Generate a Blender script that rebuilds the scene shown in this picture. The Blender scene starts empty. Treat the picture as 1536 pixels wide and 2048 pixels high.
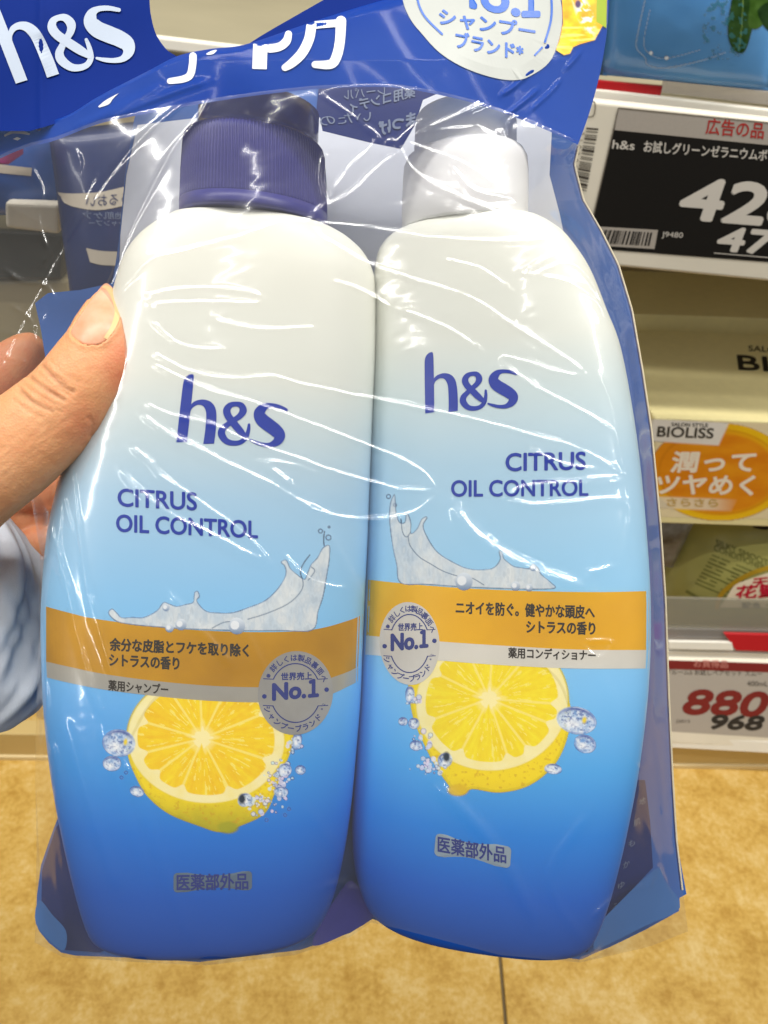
import bpy, bmesh, math, random
import numpy as np
from mathutils import Vector, Matrix, Euler
from mathutils.bvhtree import BVHTree

random.seed(7)
rng = np.random.default_rng(11)
SC = bpy.context.scene
COL = SC.collection
R = math.radians

# ------------------------------------------------------------------ camera, world, lamps, exposure
F = 1490.0                      # focal length in photo pixels (photo 1536 x 2048)
CX, CY = 768.0, 1024.0
D0 = 0.20                       # metres from the lens to the front of the pack
S = D0 / F                      # metres per photo pixel at that distance
cam = bpy.data.cameras.new('camera')
cam.sensor_fit = 'VERTICAL'; cam.sensor_height = 36.0; cam.sensor_width = 27.0
cam.lens = 36.0 * F / 2048.0
cam.clip_start = 0.01; cam.clip_end = 60.0
cam.dof.use_dof = True; cam.dof.focus_distance = 0.212; cam.dof.aperture_fstop = 26.0
CAM = bpy.data.objects.new('camera', cam); COL.objects.link(CAM)
CAM.location = (0, 0, 0.81)
MROT = Euler((R(50), 0, 0)).to_matrix() @ Matrix.Rotation(R(2.0), 3, 'Z')
CAM.rotation_euler = MROT.to_euler()
SC.camera = CAM
CAMLOC = np.array((0, 0, 0.81)); CROT = np.array(MROT)

w = bpy.data.worlds.new('World'); SC.world = w; w.use_nodes = True
bg = w.node_tree.nodes['Background']
bg.inputs[0].default_value = (1.0, 0.97, 0.90, 1); bg.inputs[1].default_value = 0.13

def cdir(x, y, z):              # a direction given in camera axes -> world
    return Vector((CROT @ np.array((x, y, z), float)).tolist())

LAMPS = []
def lamp(name, loc, aim, sx, sy, radiance, col=(1, 0.97, 0.915), along=None):
    l = bpy.data.lights.new(name, 'AREA'); l.shape = 'RECTANGLE'; l.size = sx; l.size_y = sy
    l.energy = radiance * math.pi * sx * sy; l.color = col
    o = bpy.data.objects.new(name, l); COL.objects.link(o)
    zz = (Vector(loc) - Vector(aim)).normalized()
    xx = Vector(along or (1, 0, 0)); xx = (xx - zz * xx.dot(zz)).normalized()
    yy = zz.cross(xx)
    m = Matrix((xx, yy, zz)).transposed().to_4x4(); m.translation = Vector(loc)
    o.matrix_world = m
    if 'aisle' not in name and 'row' not in name: LAMPS.extend([np.array((Vector(loc) + xx * (sx * (k / 36 - 0.5)))[:]) for k in range(37)])
    return o
PACK = Vector(CAMLOC.tolist()) + cdir(0, 0, -0.22)
lamp('ceiling_tube', PACK + cdir(0.05, 0.80, 1.05), PACK, 3.2, 0.026, 52)
lamp('added_tube_side', PACK + cdir(-1.05, 0.25, 0.9), PACK, 2.2, 0.017, 54, along=cdir(0.1, 1, -0.2))  # added light at the side so steep film creases catch a glint
lamp('added_tube_right', PACK + cdir(0.95, 0.45, 0.85), PACK, 1.4, 0.016, 54, along=cdir(-0.1, 1, -0.3))  # added light for glints on the film over the right bottle
lamp('added_tube_far', PACK + cdir(0.35, 0.85, 2.6), PACK, 2.4, 0.02, 42, along=cdir(0.5, 0.8, 0.5))  # unseen lamp added to give the lower creases glints
lamp('added_tube_aisle', (0.1, 0.16, 2.3), (0.2, 0.35, 0.0), 2.6, 0.075, 52)  # added light that brightens the floor
lamp('added_tube_row', (0.75, 0.10, 1.9), (0.35, 0.55, 0.3), 0.5, 0.05, 40)  # added light aimed at the shelves
SC.view_settings.view_transform = 'Standard'
try: SC.view_settings.look = 'None'
except Exception: pass
SC.view_settings.exposure = 0.02; SC.view_settings.gamma = 1.0
SC.cycles.transparent_max_bounces = 24; SC.cycles.max_bounces = 10
SC.cycles.use_denoising = True
SC.cycles.sample_clamp_indirect = 4.0

# ------------------------------------------------------------------ geometry helpers
def P(u, v, d):                 # photo pixel + distance along the optical axis (m) -> world
    u = np.asarray(u, float); v = np.asarray(v, float); d = np.asarray(d, float)
    u, v, d = np.broadcast_arrays(u, v, d)
    c = np.stack([(u - CX) / F * d, (CY - v) / F * d, -d], -1)
    return c @ CROT.T + CAMLOC
def dz(z): return (F - np.asarray(z, float)) * S       # pack depth in photo px -> metres
def Q(u, v, z): return P(u, v, dz(z))
def C2W(X, Y, Z):               # pack space (px units at D0, z towards the lens) -> world
    X, Y, Z = np.broadcast_arrays(np.asarray(X, float), np.asarray(Y, float), np.asarray(Z, float))
    return np.stack([X * S, Y * S, -(F - Z) * S], -1) @ CROT.T + CAMLOC

ORG = {}
def props(o, label=None, cat=None, group=None, kind=None):
    for k, x in (('label', label), ('category', cat), ('group', group), ('kind', kind)):
        if x: o[k] = x
    return o
def thing(name, loc, label, cat, group=None):
    o = bpy.data.objects.new(name, None); COL.objects.link(o)
    o.location = Vector(np.asarray(loc, float).tolist()); o.empty_display_size = 0.01
    ORG[o] = np.asarray(loc, float)
    return props(o, label, cat, group)
def mesh(name, verts, faces, mat, parent=None, smooth=True, loc=None, uv=None, col=None, label=None):
    verts = np.asarray(verts, float).reshape(-1, 3)
    if parent is not None: org = ORG[parent]
    elif loc is not None: org = np.asarray(loc, float)
    else: org = verts.mean(0)
    me = bpy.data.meshes.new(name)
    v = (verts - org)
    if isinstance(faces, np.ndarray):
        k = faces.shape[1]
        me.vertices.add(len(v)); me.vertices.foreach_set('co', v.astype(np.float32).ravel())
        me.loops.add(faces.size); me.loops.foreach_set('vertex_index', faces.astype(np.int32).ravel())
        me.polygons.add(len(faces))
        me.polygons.foreach_set('loop_start', np.arange(0, faces.size, k, dtype=np.int32))
        me.polygons.foreach_set('loop_total', np.full(len(faces), k, np.int32))
        me.update(calc_edges=True); me.validate()
    else:
        me.from_pydata(v.tolist(), [], [list(f) for f in faces]); me.update()
    if smooth: me.polygons.foreach_set('use_smooth', np.ones(len(me.polygons), bool))
    if uv is not None:
        ul = me.uv_layers.new(name='UVMap'); vi = np.empty(len(me.loops), np.int32); me.loops.foreach_get('vertex_index', vi)
        ul.data.foreach_set('uv', np.asarray(uv, np.float32)[vi].ravel())
    if col is not None:
        a = me.color_attributes.new('print', 'FLOAT_COLOR', 'POINT'); a.data.foreach_set('color', np.asarray(col, np.float32).ravel())
    if mat is not None: me.materials.append(mat)
    o = bpy.data.objects.new(name, me); COL.objects.link(o)
    ORG[o] = org
    if parent is not None: o.parent = parent
    else: o.location = Vector(org.tolist())
    if label: o['label'] = label
    return o
def wverts(o):
    n = len(o.data.vertices); a = np.empty(n * 3, np.float32); o.data.vertices.foreach_get('co', a)
    return a.reshape(-1, 3).astype(float) + ORG[o]
def bvh_of(*objs):
    vs, fs = [], []
    for o in objs:
        b = len(vs); vs.extend(map(tuple, wverts(o)))
        fs.extend([tuple(b + i for i in p.vertices) for p in o.data.polygons])
    return BVHTree.FromPolygons(vs, fs)
def cast(bvh, u, v, off=0.0):
    """rays from the lens through photo pixels onto a surface; points lifted OFF metres towards the lens; nan where missed"""
    pts = P(u, v, 1.0).reshape(-1, 3); dirs = pts - CAMLOC
    dirs /= np.linalg.norm(dirs, axis=1)[:, None]
    o = Vector(CAMLOC.tolist()); out = np.full((len(dirs), 3), np.nan)
    for i, d in enumerate(dirs):
        h = bvh.ray_cast(o, Vector(d.tolist()))
        if h[0] is not None: out[i] = h[0]
    return out - dirs * off
def gridfaces(nr, nc, closed=False):
    i = np.arange(nr - 1)[:, None]; j = np.arange(nc if closed else nc - 1)[None, :]
    jn = (j + 1) % nc
    a = i * nc + j; b = i * nc + jn; c = (i + 1) * nc + jn; d = (i + 1) * nc + j
    return np.stack([a, b, c, d], -1).reshape(-1, 4)
def smooth_path(pts, n=10, closed=False):
    p = np.asarray(pts, float); m = len(p); out = []
    for i in range(m if closed else m - 1):
        p0 = p[(i - 1) % m] if closed or i > 0 else p[0]; p1 = p[i]; p2 = p[(i + 1) % m]
        p3 = p[(i + 2) % m] if closed or i + 2 < m else p[-1]
        for t in np.linspace(0, 1, n, endpoint=False):
            out.append(0.5 * (2 * p1 + (p2 - p0) * t + (2 * p0 - 5 * p1 + 4 * p2 - p3) * t * t + (3 * p1 - p0 - 3 * p2 + p3) * t ** 3))
    if not closed: out.append(p[-1])
    return np.array(out)
def box(name, quad, back, mat, parent=None, bevel=0.0008, loc=None, seg=2, smooth=False):
    """a solid from its front face (4 world points) pushed along the vector BACK, edges bevelled"""
    q = [Vector(np.asarray(x, float).tolist()) for x in quad]; b = Vector(np.asarray(back, float).tolist())
    bm = bmesh.new()
    vs = [bm.verts.new(x) for x in q] + [bm.verts.new(x + b) for x in q]
    for f in ((0, 1, 2, 3), (7, 6, 5, 4), (4, 5, 1, 0), (5, 6, 2, 1), (6, 7, 3, 2), (7, 4, 0, 3)): bm.faces.new([vs[i] for i in f])
    bmesh.ops.recalc_face_normals(bm, faces=bm.faces)
    if bevel: bmesh.ops.bevel(bm, geom=list(bm.edges), offset=bevel, segments=seg, profile=0.5, affect='EDGES')
    V = np.array([v.co[:] for v in bm.verts]); bm.verts.index_update()
    Fc = [[v.index for v in f.verts] for f in bm.faces]; bm.free()
    return mesh(name, V, Fc, mat, parent, smooth=smooth, loc=loc)
UP = np.array((0, 0, 1.0)); BACK = np.array((0, 1.0, 0)); RIGHT = np.array((1.0, 0, 0))
def lerp(a, b, t): return np.asarray(a) * (1 - t) + np.asarray(b) * t

# ------------------------------------------------------------------ materials
def s2l(c):
    c = np.asarray(c, float) / 255.0
    return np.where(c <= 0.04045, c / 12.92, ((c + 0.055) / 1.055) ** 2.4)
MATS = {}
def mat(name, rgb, rough=0.5, spec=0.4, metal=0.0, noise=0.0, nscale=60.0, bump=0.0, bscale=400.0, sss=0.0, coat=0.0, rgb2=None, detail=4.0):
    if name in MATS: return MATS[name]
    m = bpy.data.materials.new(name); m.use_nodes = True; nt = m.node_tree; b = nt.nodes['Principled BSDF']
    c = tuple(s2l(rgb)) + (1,)
    b.inputs['Base Color'].default_value = c
    b.inputs['Roughness'].default_value = rough; b.inputs['Metallic'].default_value = metal
    b.inputs['Specular IOR Level'].default_value = spec
    b.inputs['Coat Weight'].default_value = coat; b.inputs['Coat Roughness'].default_value = 0.08
    if sss:
        b.inputs['Subsurface Weight'].default_value = sss; b.inputs['Subsurface Radius'].default_value = (0.004, 0.0015, 0.0008); b.inputs['Subsurface Scale'].default_value = 1.0
    tc = nt.nodes.new('ShaderNodeTexCoord')
    if noise or rgb2 is not None:
        n = nt.nodes.new('ShaderNodeTexNoise'); n.inputs['Scale'].default_value = nscale; n.inputs['Detail'].default_value = detail
        nt.links.new(tc.outputs['Object'], n.inputs['Vector'])
        r = nt.nodes.new('ShaderNodeValToRGB'); r.color_ramp.elements[0].position = 0.32; r.color_ramp.elements[1].position = 0.68
        c2 = s2l(rgb2) if rgb2 is not None else np.array(c[:3])
        r.color_ramp.elements[0].color = tuple(np.array(c[:3]) * (1 - noise)) + (1,)
        r.color_ramp.elements[1].color = tuple(np.clip(c2 * (1 + noise), 0, 1)) + (1,)
        nt.links.new(n.outputs['Fac'], r.inputs['Fac']); nt.links.new(r.outputs['Color'], b.inputs['Base Color'])
    if bump:
        n2 = nt.nodes.new('ShaderNodeTexNoise'); n2.inputs['Scale'].default_value = bscale; n2.inputs['Detail'].default_value = 3
        nt.links.new(tc.outputs['Object'], n2.inputs['Vector'])
        bp = nt.nodes.new('ShaderNodeBump'); bp.inputs['Strength'].default_value = bump; bp.inputs['Distance'].default_value = 0.0006
        nt.links.new(n2.outputs['Fac'], bp.inputs['Height']); nt.links.new(bp.outputs['Normal'], b.inputs['Normal'])
    MATS[name] = m
    return m
def ramp_mat(name, stops, rough=0.38, spec=0.35):
    """plastic whose printed tint follows the bottle's height (UV v)"""
    m = bpy.data.materials.new(name); m.use_nodes = True; nt = m.node_tree; b = nt.nodes['Principled BSDF']
    b.inputs['Roughness'].default_value = rough; b.inputs['Specular IOR Level'].default_value = spec
    uv = nt.nodes.new('ShaderNodeUVMap'); sp = nt.nodes.new('ShaderNodeSeparateXYZ'); nt.links.new(uv.outputs['UV'], sp.inputs['Vector'])
    r = nt.nodes.new('ShaderNodeValToRGB'); r.color_ramp.interpolation = 'EASE' if False else 'LINEAR'
    el = r.color_ramp.elements
    for i, (p, c) in enumerate(stops):
        e = el[i] if i < 2 else el.new(p)
        e.position = p; e.color = tuple(s2l(c)) + (1,)
    nt.links.new(sp.outputs['Y'], r.inputs['Fac']); nt.links.new(r.outputs['Color'], b.inputs['Base Color'])
    return m
def print_mat(name, rough=0.35):
    """ink whose colour and coverage are stored per point of the printed picture"""
    m = bpy.data.materials.new(name); m.use_nodes = True; nt = m.node_tree; b = nt.nodes['Principled BSDF']; out = nt.nodes['Material Output']
    a = nt.nodes.new('ShaderNodeAttribute'); a.attribute_name = 'print'
    nt.links.new(a.outputs['Color'], b.inputs['Base Color']); b.inputs['Roughness'].default_value = rough; b.inputs['Specular IOR Level'].default_value = 0.3
    t = nt.nodes.new('ShaderNodeBsdfTransparent'); mx = nt.nodes.new('ShaderNodeMixShader')
    nt.links.new(a.outputs['Alpha'], mx.inputs[0]); nt.links.new(t.outputs[0], mx.inputs[1]); nt.links.new(b.outputs[0], mx.inputs[2])
    nt.links.new(mx.outputs[0], out.inputs['Surface'])
    return m
def film_mat(name, tint=(1, 1, 1), haze=0.05, refl=0.075, rough=0.045, hazecol=(0.8, 0.82, 0.85)):
    m = bpy.data.materials.new(name); m.use_nodes = True; nt = m.node_tree; nt.nodes.remove(nt.nodes['Principled BSDF']); out = nt.nodes['Material Output']
    t = nt.nodes.new('ShaderNodeBsdfTransparent'); t.inputs[0].default_value = tuple(tint) + (1,)
    d = nt.nodes.new('ShaderNodeBsdfDiffuse'); d.inputs[0].default_value = tuple(hazecol) + (1,)
    g = nt.nodes.new('ShaderNodeBsdfGlossy'); g.inputs['Roughness'].default_value = rough; g.inputs['Color'].default_value = (1, 1, 1, 1)
    mh = nt.nodes.new('ShaderNodeMixShader'); mh.inputs[0].default_value = haze
    nt.links.new(t.outputs[0], mh.inputs[1]); nt.links.new(d.outputs[0], mh.inputs[2])
    lw = nt.nodes.new('ShaderNodeLayerWeight'); lw.inputs['Blend'].default_value = 0.5
    pw = nt.nodes.new('ShaderNodeMath'); pw.operation = 'POWER'; pw.inputs[1].default_value = 5.0
    ma = nt.nodes.new('ShaderNodeMath'); ma.operation = 'MULTIPLY_ADD'; ma.inputs[1].default_value = 0.3; ma.inputs[2].default_value = refl
    nt.links.new(lw.outputs['Facing'], pw.inputs[0]); nt.links.new(pw.outputs[0], ma.inputs[0])
    mg = nt.nodes.new('ShaderNodeMixShader'); nt.links.new(ma.outputs[0], mg.inputs[0])
    g2 = nt.nodes.new('ShaderNodeBsdfGlossy'); g2.inputs['Roughness'].default_value = min(0.45, rough * 3.2); m2 = nt.nodes.new('ShaderNodeMixShader'); m2.inputs[0].default_value = 0.26
    nt.links.new(g.outputs[0], m2.inputs[1]); nt.links.new(g2.outputs[0], m2.inputs[2])
    nt.links.new(mh.outputs[0], mg.inputs[1]); nt.links.new(m2.outputs[0], mg.inputs[2]); nt.links.new(mg.outputs[0], out.inputs['Surface'])
    return m

# ------------------------------------------------------------------ flat prints: lettering, strokes, patches
def add_faces(buf, v2, faces, lift=0.0):
    b = len(buf[0]); buf[0].extend([(x, y, lift) for x, y in v2]); buf[1].extend([tuple(b + i for i in f) for f in faces])
def new_buf(): return ([], [])
_tc = {}
def glyphs(txt, shear=0.0):
    key = (txt, shear)
    if key in _tc: return _tc[key]
    c = bpy.data.curves.new('lettering_source', 'FONT'); c.body = txt; c.shear = shear; c.resolution_u = 4
    o = bpy.data.objects.new('lettering_source', c); COL.objects.link(o); bpy.context.view_layer.update()
    ev = o.evaluated_get(bpy.context.evaluated_depsgraph_get()); me = ev.to_mesh()
    V = np.array([v.co[:2] for v in me.vertices]).reshape(-1, 2); Fc = [tuple(p.vertices) for p in me.polygons]
    ev.to_mesh_clear(); bpy.data.objects.remove(o); bpy.data.curves.remove(c)
    _tc[key] = (V, Fc)
    return _tc[key]
def text(buf, txt, x0, x1, y, h, slope=0.0, shear=0.0, bold=0.0, mirror=False, lean=0.0):
    """lettering fitted to a photo box: from x0 to x1, bottom-left at y, H pixels tall, baseline slope dv/du"""
    V, Fc = glyphs(txt, shear)
    lo, hi = V.min(0), V.max(0); n = (V - lo) / (hi - lo)
    if mirror: n = np.stack([1 - n[:, 0], n[:, 1]], -1)
    W = x1 - x0
    u = x0 + n[:, 0] * W + n[:, 1] * h * lean; v = y - n[:, 1] * h + n[:, 0] * W * slope
    sh = [(0, 0)]
    if bold:
        sh += [(bold * math.cos(a), bold * math.sin(a)) for a in np.arange(8) * math.pi / 4]
    for i, (dx, dy) in enumerate(sh): add_faces(buf, np.stack([u + dx, v + dy], -1), Fc, i * 4e-6)
def arc_text(buf, txt, c, rx, ry, a0, a1, size, inward=False, bold=0.0):
    """one glyph at a time around an ellipse; angles in degrees, 0 = up, clockwise"""
    n = len(txt)
    for i, ch in enumerate(txt):
        if ch == ' ': continue
        a = R(a0 + (a1 - a0) * (i + 0.5) / n)
        V, Fc = glyphs(ch); mid = np.array((0.45, 0.36)); q = (V - mid) * size
        x, y = c[0] + rx * math.sin(a), c[1] - ry * math.cos(a)
        t = a if not inward else a + math.pi
        ux, uy = math.cos(t), math.sin(t)
        u = x + q[:, 0] * ux + q[:, 1] * uy; v = y + q[:, 0] * uy - q[:, 1] * ux
        for k, (dx, dy) in enumerate([(0, 0)] + ([(bold, 0), (-bold, 0), (0, bold), (0, -bold)] if bold else [])):
            add_faces(buf, np.stack([u + dx, v + dy], -1), Fc, k * 4e-6)
def ribbon(buf, Lp, Rp, lift=0.0, n=6):
    a = smooth_path(Lp, n); b = smooth_path(Rp, n); m = min(len(a), len(b)); a, b = a[:m], b[:m]
    add_faces(buf, np.concatenate([a, b]), [(i, i + 1, m + i + 1, m + i) for i in range(m - 1)], lift)
def brush(buf, pts, wid, lift=0.0, n=7, closed=False, caps=True):
    p = np.asarray(pts, float); wd = np.full(len(p), wid, float) if np.isscalar(wid) else np.asarray(wid, float)
    q = smooth_path(np.column_stack([p, wd]), n, closed)
    if closed: q = np.vstack([q, q[:1]])
    xy, r = q[:, :2], q[:, 2] / 2
    t = np.gradient(xy, axis=0); t /= np.maximum(np.linalg.norm(t, axis=1), 1e-9)[:, None]; nn = np.stack([-t[:, 1], t[:, 0]], -1)
    a = xy + nn * r[:, None]; b = xy - nn * r[:, None]; m = len(xy)
    for i in range(m - 1):                     # tiny lift per quad so that self-crossings never share a plane
        add_faces(buf, [a[i], a[i + 1], b[i + 1], b[i]], [(0, 1, 2, 3)], lift + i * 3e-7)
    if caps and not closed:
        for e, rr in ((0, r[0]), (m - 1, r[-1])):
            an = np.linspace(0, 2 * math.pi, 15)[:-1]
            add_faces(buf, [tuple(xy[e])] + [(xy[e][0] + rr * math.cos(x), xy[e][1] + rr * math.sin(x)) for x in an], [(0, 1 + i, 1 + (i + 1) % 14) for i in range(14)], lift + 2e-6 + m * 3e-7)
def ellipse(buf, c, rx, ry, rot=0.0, lift=0.0, rings=6, n=48):
    v = [tuple(c)]; ca, sa = math.cos(rot), math.sin(rot)
    for k in range(1, rings + 1):
        for i in range(n):
            a = 2 * math.pi * i / n; x, y = rx * k / rings * math.cos(a), ry * k / rings * math.sin(a)
            v.append((c[0] + x * ca - y * sa, c[1] + x * sa + y * ca))
    f = [(0, 1 + i, 1 + (i + 1) % n) for i in range(n)]
    for k in range(rings - 1):
        b = 1 + k * n
        f += [(b + i, b + n + i, b + n + (i + 1) % n, b + (i + 1) % n) for i in range(n)]
    add_faces(buf, v, f, lift)
def quad(buf, q, lift=0.0, nx=8, ny=4):
    q = np.asarray(q, float); v = []
    for j in range(ny + 1):
        for i in range(nx + 1):
            s, t = i / nx, j / ny
            v.append(tuple((q[0] * (1 - s) + q[1] * s) * (1 - t) + (q[3] * (1 - s) + q[2] * s) * t))
    add_faces(buf, v, [(j * (nx + 1) + i, j * (nx + 1) + i + 1, (j + 1) * (nx + 1) + i + 1, (j + 1) * (nx + 1) + i) for j in range(ny) for i in range(nx)], lift)
def roundrect(buf, q, r=0.18, lift=0.0):
    q = np.asarray(q, float); wx = np.linalg.norm(q[1] - q[0]); hy = np.linalg.norm(q[3] - q[0]); rr = r * hy
    pts = []
    for cx_, cy_, a0 in ((1 - rr / wx, rr / hy, -90), (1 - rr / wx, 1 - rr / hy, 0), (rr / wx, 1 - rr / hy, 90), (rr / wx, rr / hy, 180)):
        for a in np.linspace(a0, a0 + 90, 7): pts.append((cx_ + rr / wx * math.cos(R(a)), cy_ + rr / hy * math.sin(R(a))))
    n = len(pts); k = 8; v = []; f = []
    for m_ in range(k + 1):
        for sx_, ty_ in pts:
            a, c = 0.5 + (sx_ - 0.5) * m_ / k, 0.5 + (ty_ - 0.5) * m_ / k; v.append(tuple((q[0] * (1 - a) + q[1] * a) * (1 - c) + (q[3] * (1 - a) + q[2] * a) * c))
    f = [(j * n + i, j * n + (i + 1) % n, (j + 1) * n + (i + 1) % n, (j + 1) * n + i) for j in range(1, k) for i in range(n)] + [tuple(n + i for i in range(n))]
    add_faces(buf, v, f, lift)
def clip_buf(buf, A, B):
    """keep what lies below (larger v than) the line A-B"""
    A, B = np.array(A, float), np.array(B, float); d = B - A; nrm = np.array((-d[1], d[0])); nrm = nrm if nrm[1] > 0 else -nrm
    out = new_buf()
    for f in buf[1]:
        p = [buf[0][i] for i in f]; s = [np.dot(np.array(x[:2]) - A, nrm) for x in p]; q = []
        for i in range(len(p)):
            j = (i + 1) % len(p)
            if s[i] >= 0: q.append(p[i])
            if (s[i] >= 0) != (s[j] >= 0):
                t = s[i] / (s[i] - s[j]); q.append(tuple(np.array(p[i]) * (1 - t) + np.array(p[j]) * t))
        if len(q) >= 3:
            b = len(out[0]); out[0].extend(q); out[1].append(tuple(range(b, b + len(q))))
    return out
def decal(name, buf, bvh, material, parent, off=0.00025, label=None):
    a = np.array(buf[0], float)
    p = cast(bvh, a[:, 0], a[:, 1], 0.0)
    ray = p - CAMLOC; ray /= np.linalg.norm(ray, axis=1)[:, None]
    p = p - ray * (off + a[:, 2])[:, None]
    ok = ~np.isnan(p[:, 0]); fs = [f for f in buf[1] if all(ok[i] for i in f)]
    used = sorted({i for f in fs for i in f}); mp = {k: i for i, k in enumerate(used)}
    if not fs: return None
    return mesh(name, p[used], [[mp[i] for i in f] for f in fs], material, parent, smooth=False, label=label)
# the rounded two-letter mark, traced once in its own frame
def logo(buf, T):
    def f(pts): return [tuple(T @ np.array((x, y, 1.0))) for x, y in pts]
    sc = math.sqrt(abs(np.linalg.det(T[:, :2])))
    ribbon(buf, f([(262, 152), (222, 182), (196, 232), (180, 340), (150, 600), (120, 872)]), f([(296, 150), (305, 170), (302, 230), (285, 400), (262, 610), (232, 868)]))
    ribbon(buf, f([(275, 470), (320, 435), (400, 418), (480, 440), (530, 500), (545, 590), (537, 750), (520, 885)]), f([(262, 560), (290, 508), (345, 475), (395, 482), (425, 520), (437, 590), (425, 750), (405, 890)]), 4e-6)
    brush(buf, f([(890, 685), (882, 750), (855, 825), (795, 872), (715, 880), (645, 855), (600, 790), (608, 735), (655, 690), (725, 640), (795, 590), (828, 535), (805, 480), (745, 466), (688, 482), (655, 530), (668, 590), (720, 660), (790, 745), (850, 812)]),
          np.array([28, 40, 48, 50, 56, 66, 78, 72, 58, 54, 64, 78, 64, 50, 62, 78, 78, 78, 76, 50]) * sc, 8e-6)
    brush(buf, f([(1285, 528), (1200, 492), (1110, 480), (1045, 502), (1002, 560), (1025, 628), (1100, 690), (1172, 745), (1212, 800), (1190, 860), (1120, 898), (1040, 896), (960, 872), (900, 843)]),
          np.array([34, 42, 50, 84, 120, 138, 142, 136, 124, 92, 56, 42, 36, 20]) * sc, 1.4e-5)
def affine(src, dst):
    A = np.column_stack([np.array(src, float), np.ones(3)]); return np.linalg.solve(A, np.array(dst, float)).T
LSRC = [(120, 875), (1282, 790), (270, 150)]

# ------------------------------------------------------------------ numpy pictures for the printed artwork
def vnoise(x, y, seed=0):
    g = np.random.default_rng(seed).random((64, 64)); xi, yi = np.floor(x).astype(int), np.floor(y).astype(int); fx, fy = x - xi, y - yi
    fx, fy = fx * fx * (3 - 2 * fx), fy * fy * (3 - 2 * fy)
    a = g[yi % 64, xi % 64]; b = g[yi % 64, (xi + 1) % 64]; c = g[(yi + 1) % 64, xi % 64]; d = g[(yi + 1) % 64, (xi + 1) % 64]
    return (a * (1 - fx) + b * fx) * (1 - fy) + (c * (1 - fx) + d * fx) * fy
def fbm(x, y, seed=0, o=4):
    return sum(vnoise(x * 2 ** k, y * 2 ** k, seed + k) / 2 ** (k + 1) for k in range(o)) / (1 - 0.5 ** o)
def inpoly(u, v, pts):
    p = np.asarray(pts, float); m = np.zeros(u.shape, bool); j = len(p) - 1
    for i in range(len(p)):
        xi, yi, xj, yj = p[i, 0], p[i, 1], p[j, 0], p[j, 1]
        if yi != yj: m ^= ((yi > v) != (yj > v)) & (u < (xj - xi) * (v - yi) / (yj - yi) + xi)
        j = i
    return m
def polydist(u, v, pts, closed=False):
    p = np.asarray(pts, float); d = np.full(u.shape, 1e9)
    for i in range(len(p) if closed else len(p) - 1):
        a, b = p[i], p[(i + 1) % len(p)]; ab = b - a; L = max(ab @ ab, 1e-9)
        t = np.clip(((u - a[0]) * ab[0] + (v - a[1]) * ab[1]) / L, 0, 1)
        d = np.minimum(d, np.hypot(u - a[0] - t * ab[0], v - a[1] - t * ab[1]))
    return d
def softpoly(u, v, pts, e=1.2):
    d = polydist(u, v, pts, True); return np.clip(np.where(inpoly(u, v, pts), d, -d) / (2 * e) + 0.5, 0, 1)
def over(img, rgb, m):
    c = s2l(rgb) if not isinstance(rgb, np.ndarray) else rgb
    m = np.clip(m, 0, 1); a0 = img[..., 3]; an = m + a0 * (1 - m)
    k = np.where(an > 1e-6, m / np.maximum(an, 1e-6), 0)[..., None]
    img[..., :3] = img[..., :3] * (1 - k) + c * k; img[..., 3] = an
def ramp2(t, a, b): return s2l(a) * (1 - t[..., None]) + s2l(b) * t[..., None]
def bubble(img, U, V, c, rx, ry, rot=0.0, dark=(30, 60, 150), light=(246, 249, 254), a=0.93):
    ca, sa = math.cos(rot), math.sin(rot); x = ((U - c[0]) * ca + (V - c[1]) * sa) / rx; y = (-(U - c[0]) * sa + (V - c[1]) * ca) / ry
    r = np.hypot(x, y); e = 1.3 / min(rx, ry)
    m = np.clip((1 - r) / e + 0.5, 0, 1); n = fbm(U * 0.16 + c[0], V * 0.16, 5, 3); n2 = fbm(U * 0.30 + c[0], V * 0.30, 15, 2)
    over(img, ramp2(np.clip(n * 1.8 - 0.4, 0, 1), (236, 243, 252), (150, 190, 238)), m * np.clip(0.95 - 0.5 * np.clip(n - 0.45, 0, 1) * 2, 0.4, 1))
    over(img, dark, np.clip(1 - np.abs(r - 0.84) / (0.13 + e), 0, 1) * np.clip(-1.5 * y - 0.25, 0, 1) * 0.95)
    over(img, (60, 100, 180), np.clip(1 - np.abs(r - 0.93) / (0.06 + e), 0, 1) * np.clip(0.5 + 0.5 * np.sin(3 * np.arctan2(y, x) + c[0]), 0, 1) * 0.6)
    over(img, (70, 100, 170), m * np.clip((n2 - 0.60) * 9, 0, 0.8) * (r < 0.8))
    over(img, (255, 255, 255), np.clip(1 - np.hypot((x + 0.15) * 0.8, y - 0.30) / 0.48, 0, 1) * 1.2 * np.clip(1.3 - n2, 0, 1))
    if rx > 25: over(img, (245, 215, 40), np.clip(1.6 - np.hypot((x - 0.38) / 0.10, (y + 0.15) / 0.22), 0, 1))
def art_object(name, x0, x1, y0, y1, step, paint, bvh, material, parent, off):
    us = np.arange(x0, x1 + step, step); vs = np.arange(y0, y1 + step, step); U, V = np.meshgrid(us, vs)
    img = np.zeros(U.shape + (4,)); img[..., :3] = 0.5; paint(img, U, V)
    fc = gridfaces(*U.shape); al = img[..., 3].ravel(); fc = fc[al[fc].max(1) > 0.01]
    used = np.unique(fc); mp = np.full(U.size, -1); mp[used] = np.arange(len(used))
    p = cast(bvh, U.ravel()[used], V.ravel()[used], off); fc = mp[fc]
    ok = ~np.isnan(p[:, 0]); fc = fc[ok[fc].all(1)]; p = np.where(np.isnan(p), CAMLOC, p)
    return mesh(name, p, fc, material, parent, smooth=True, col=img.reshape(-1, 4)[used])
PRINT = print_mat('printed_ink')

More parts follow.
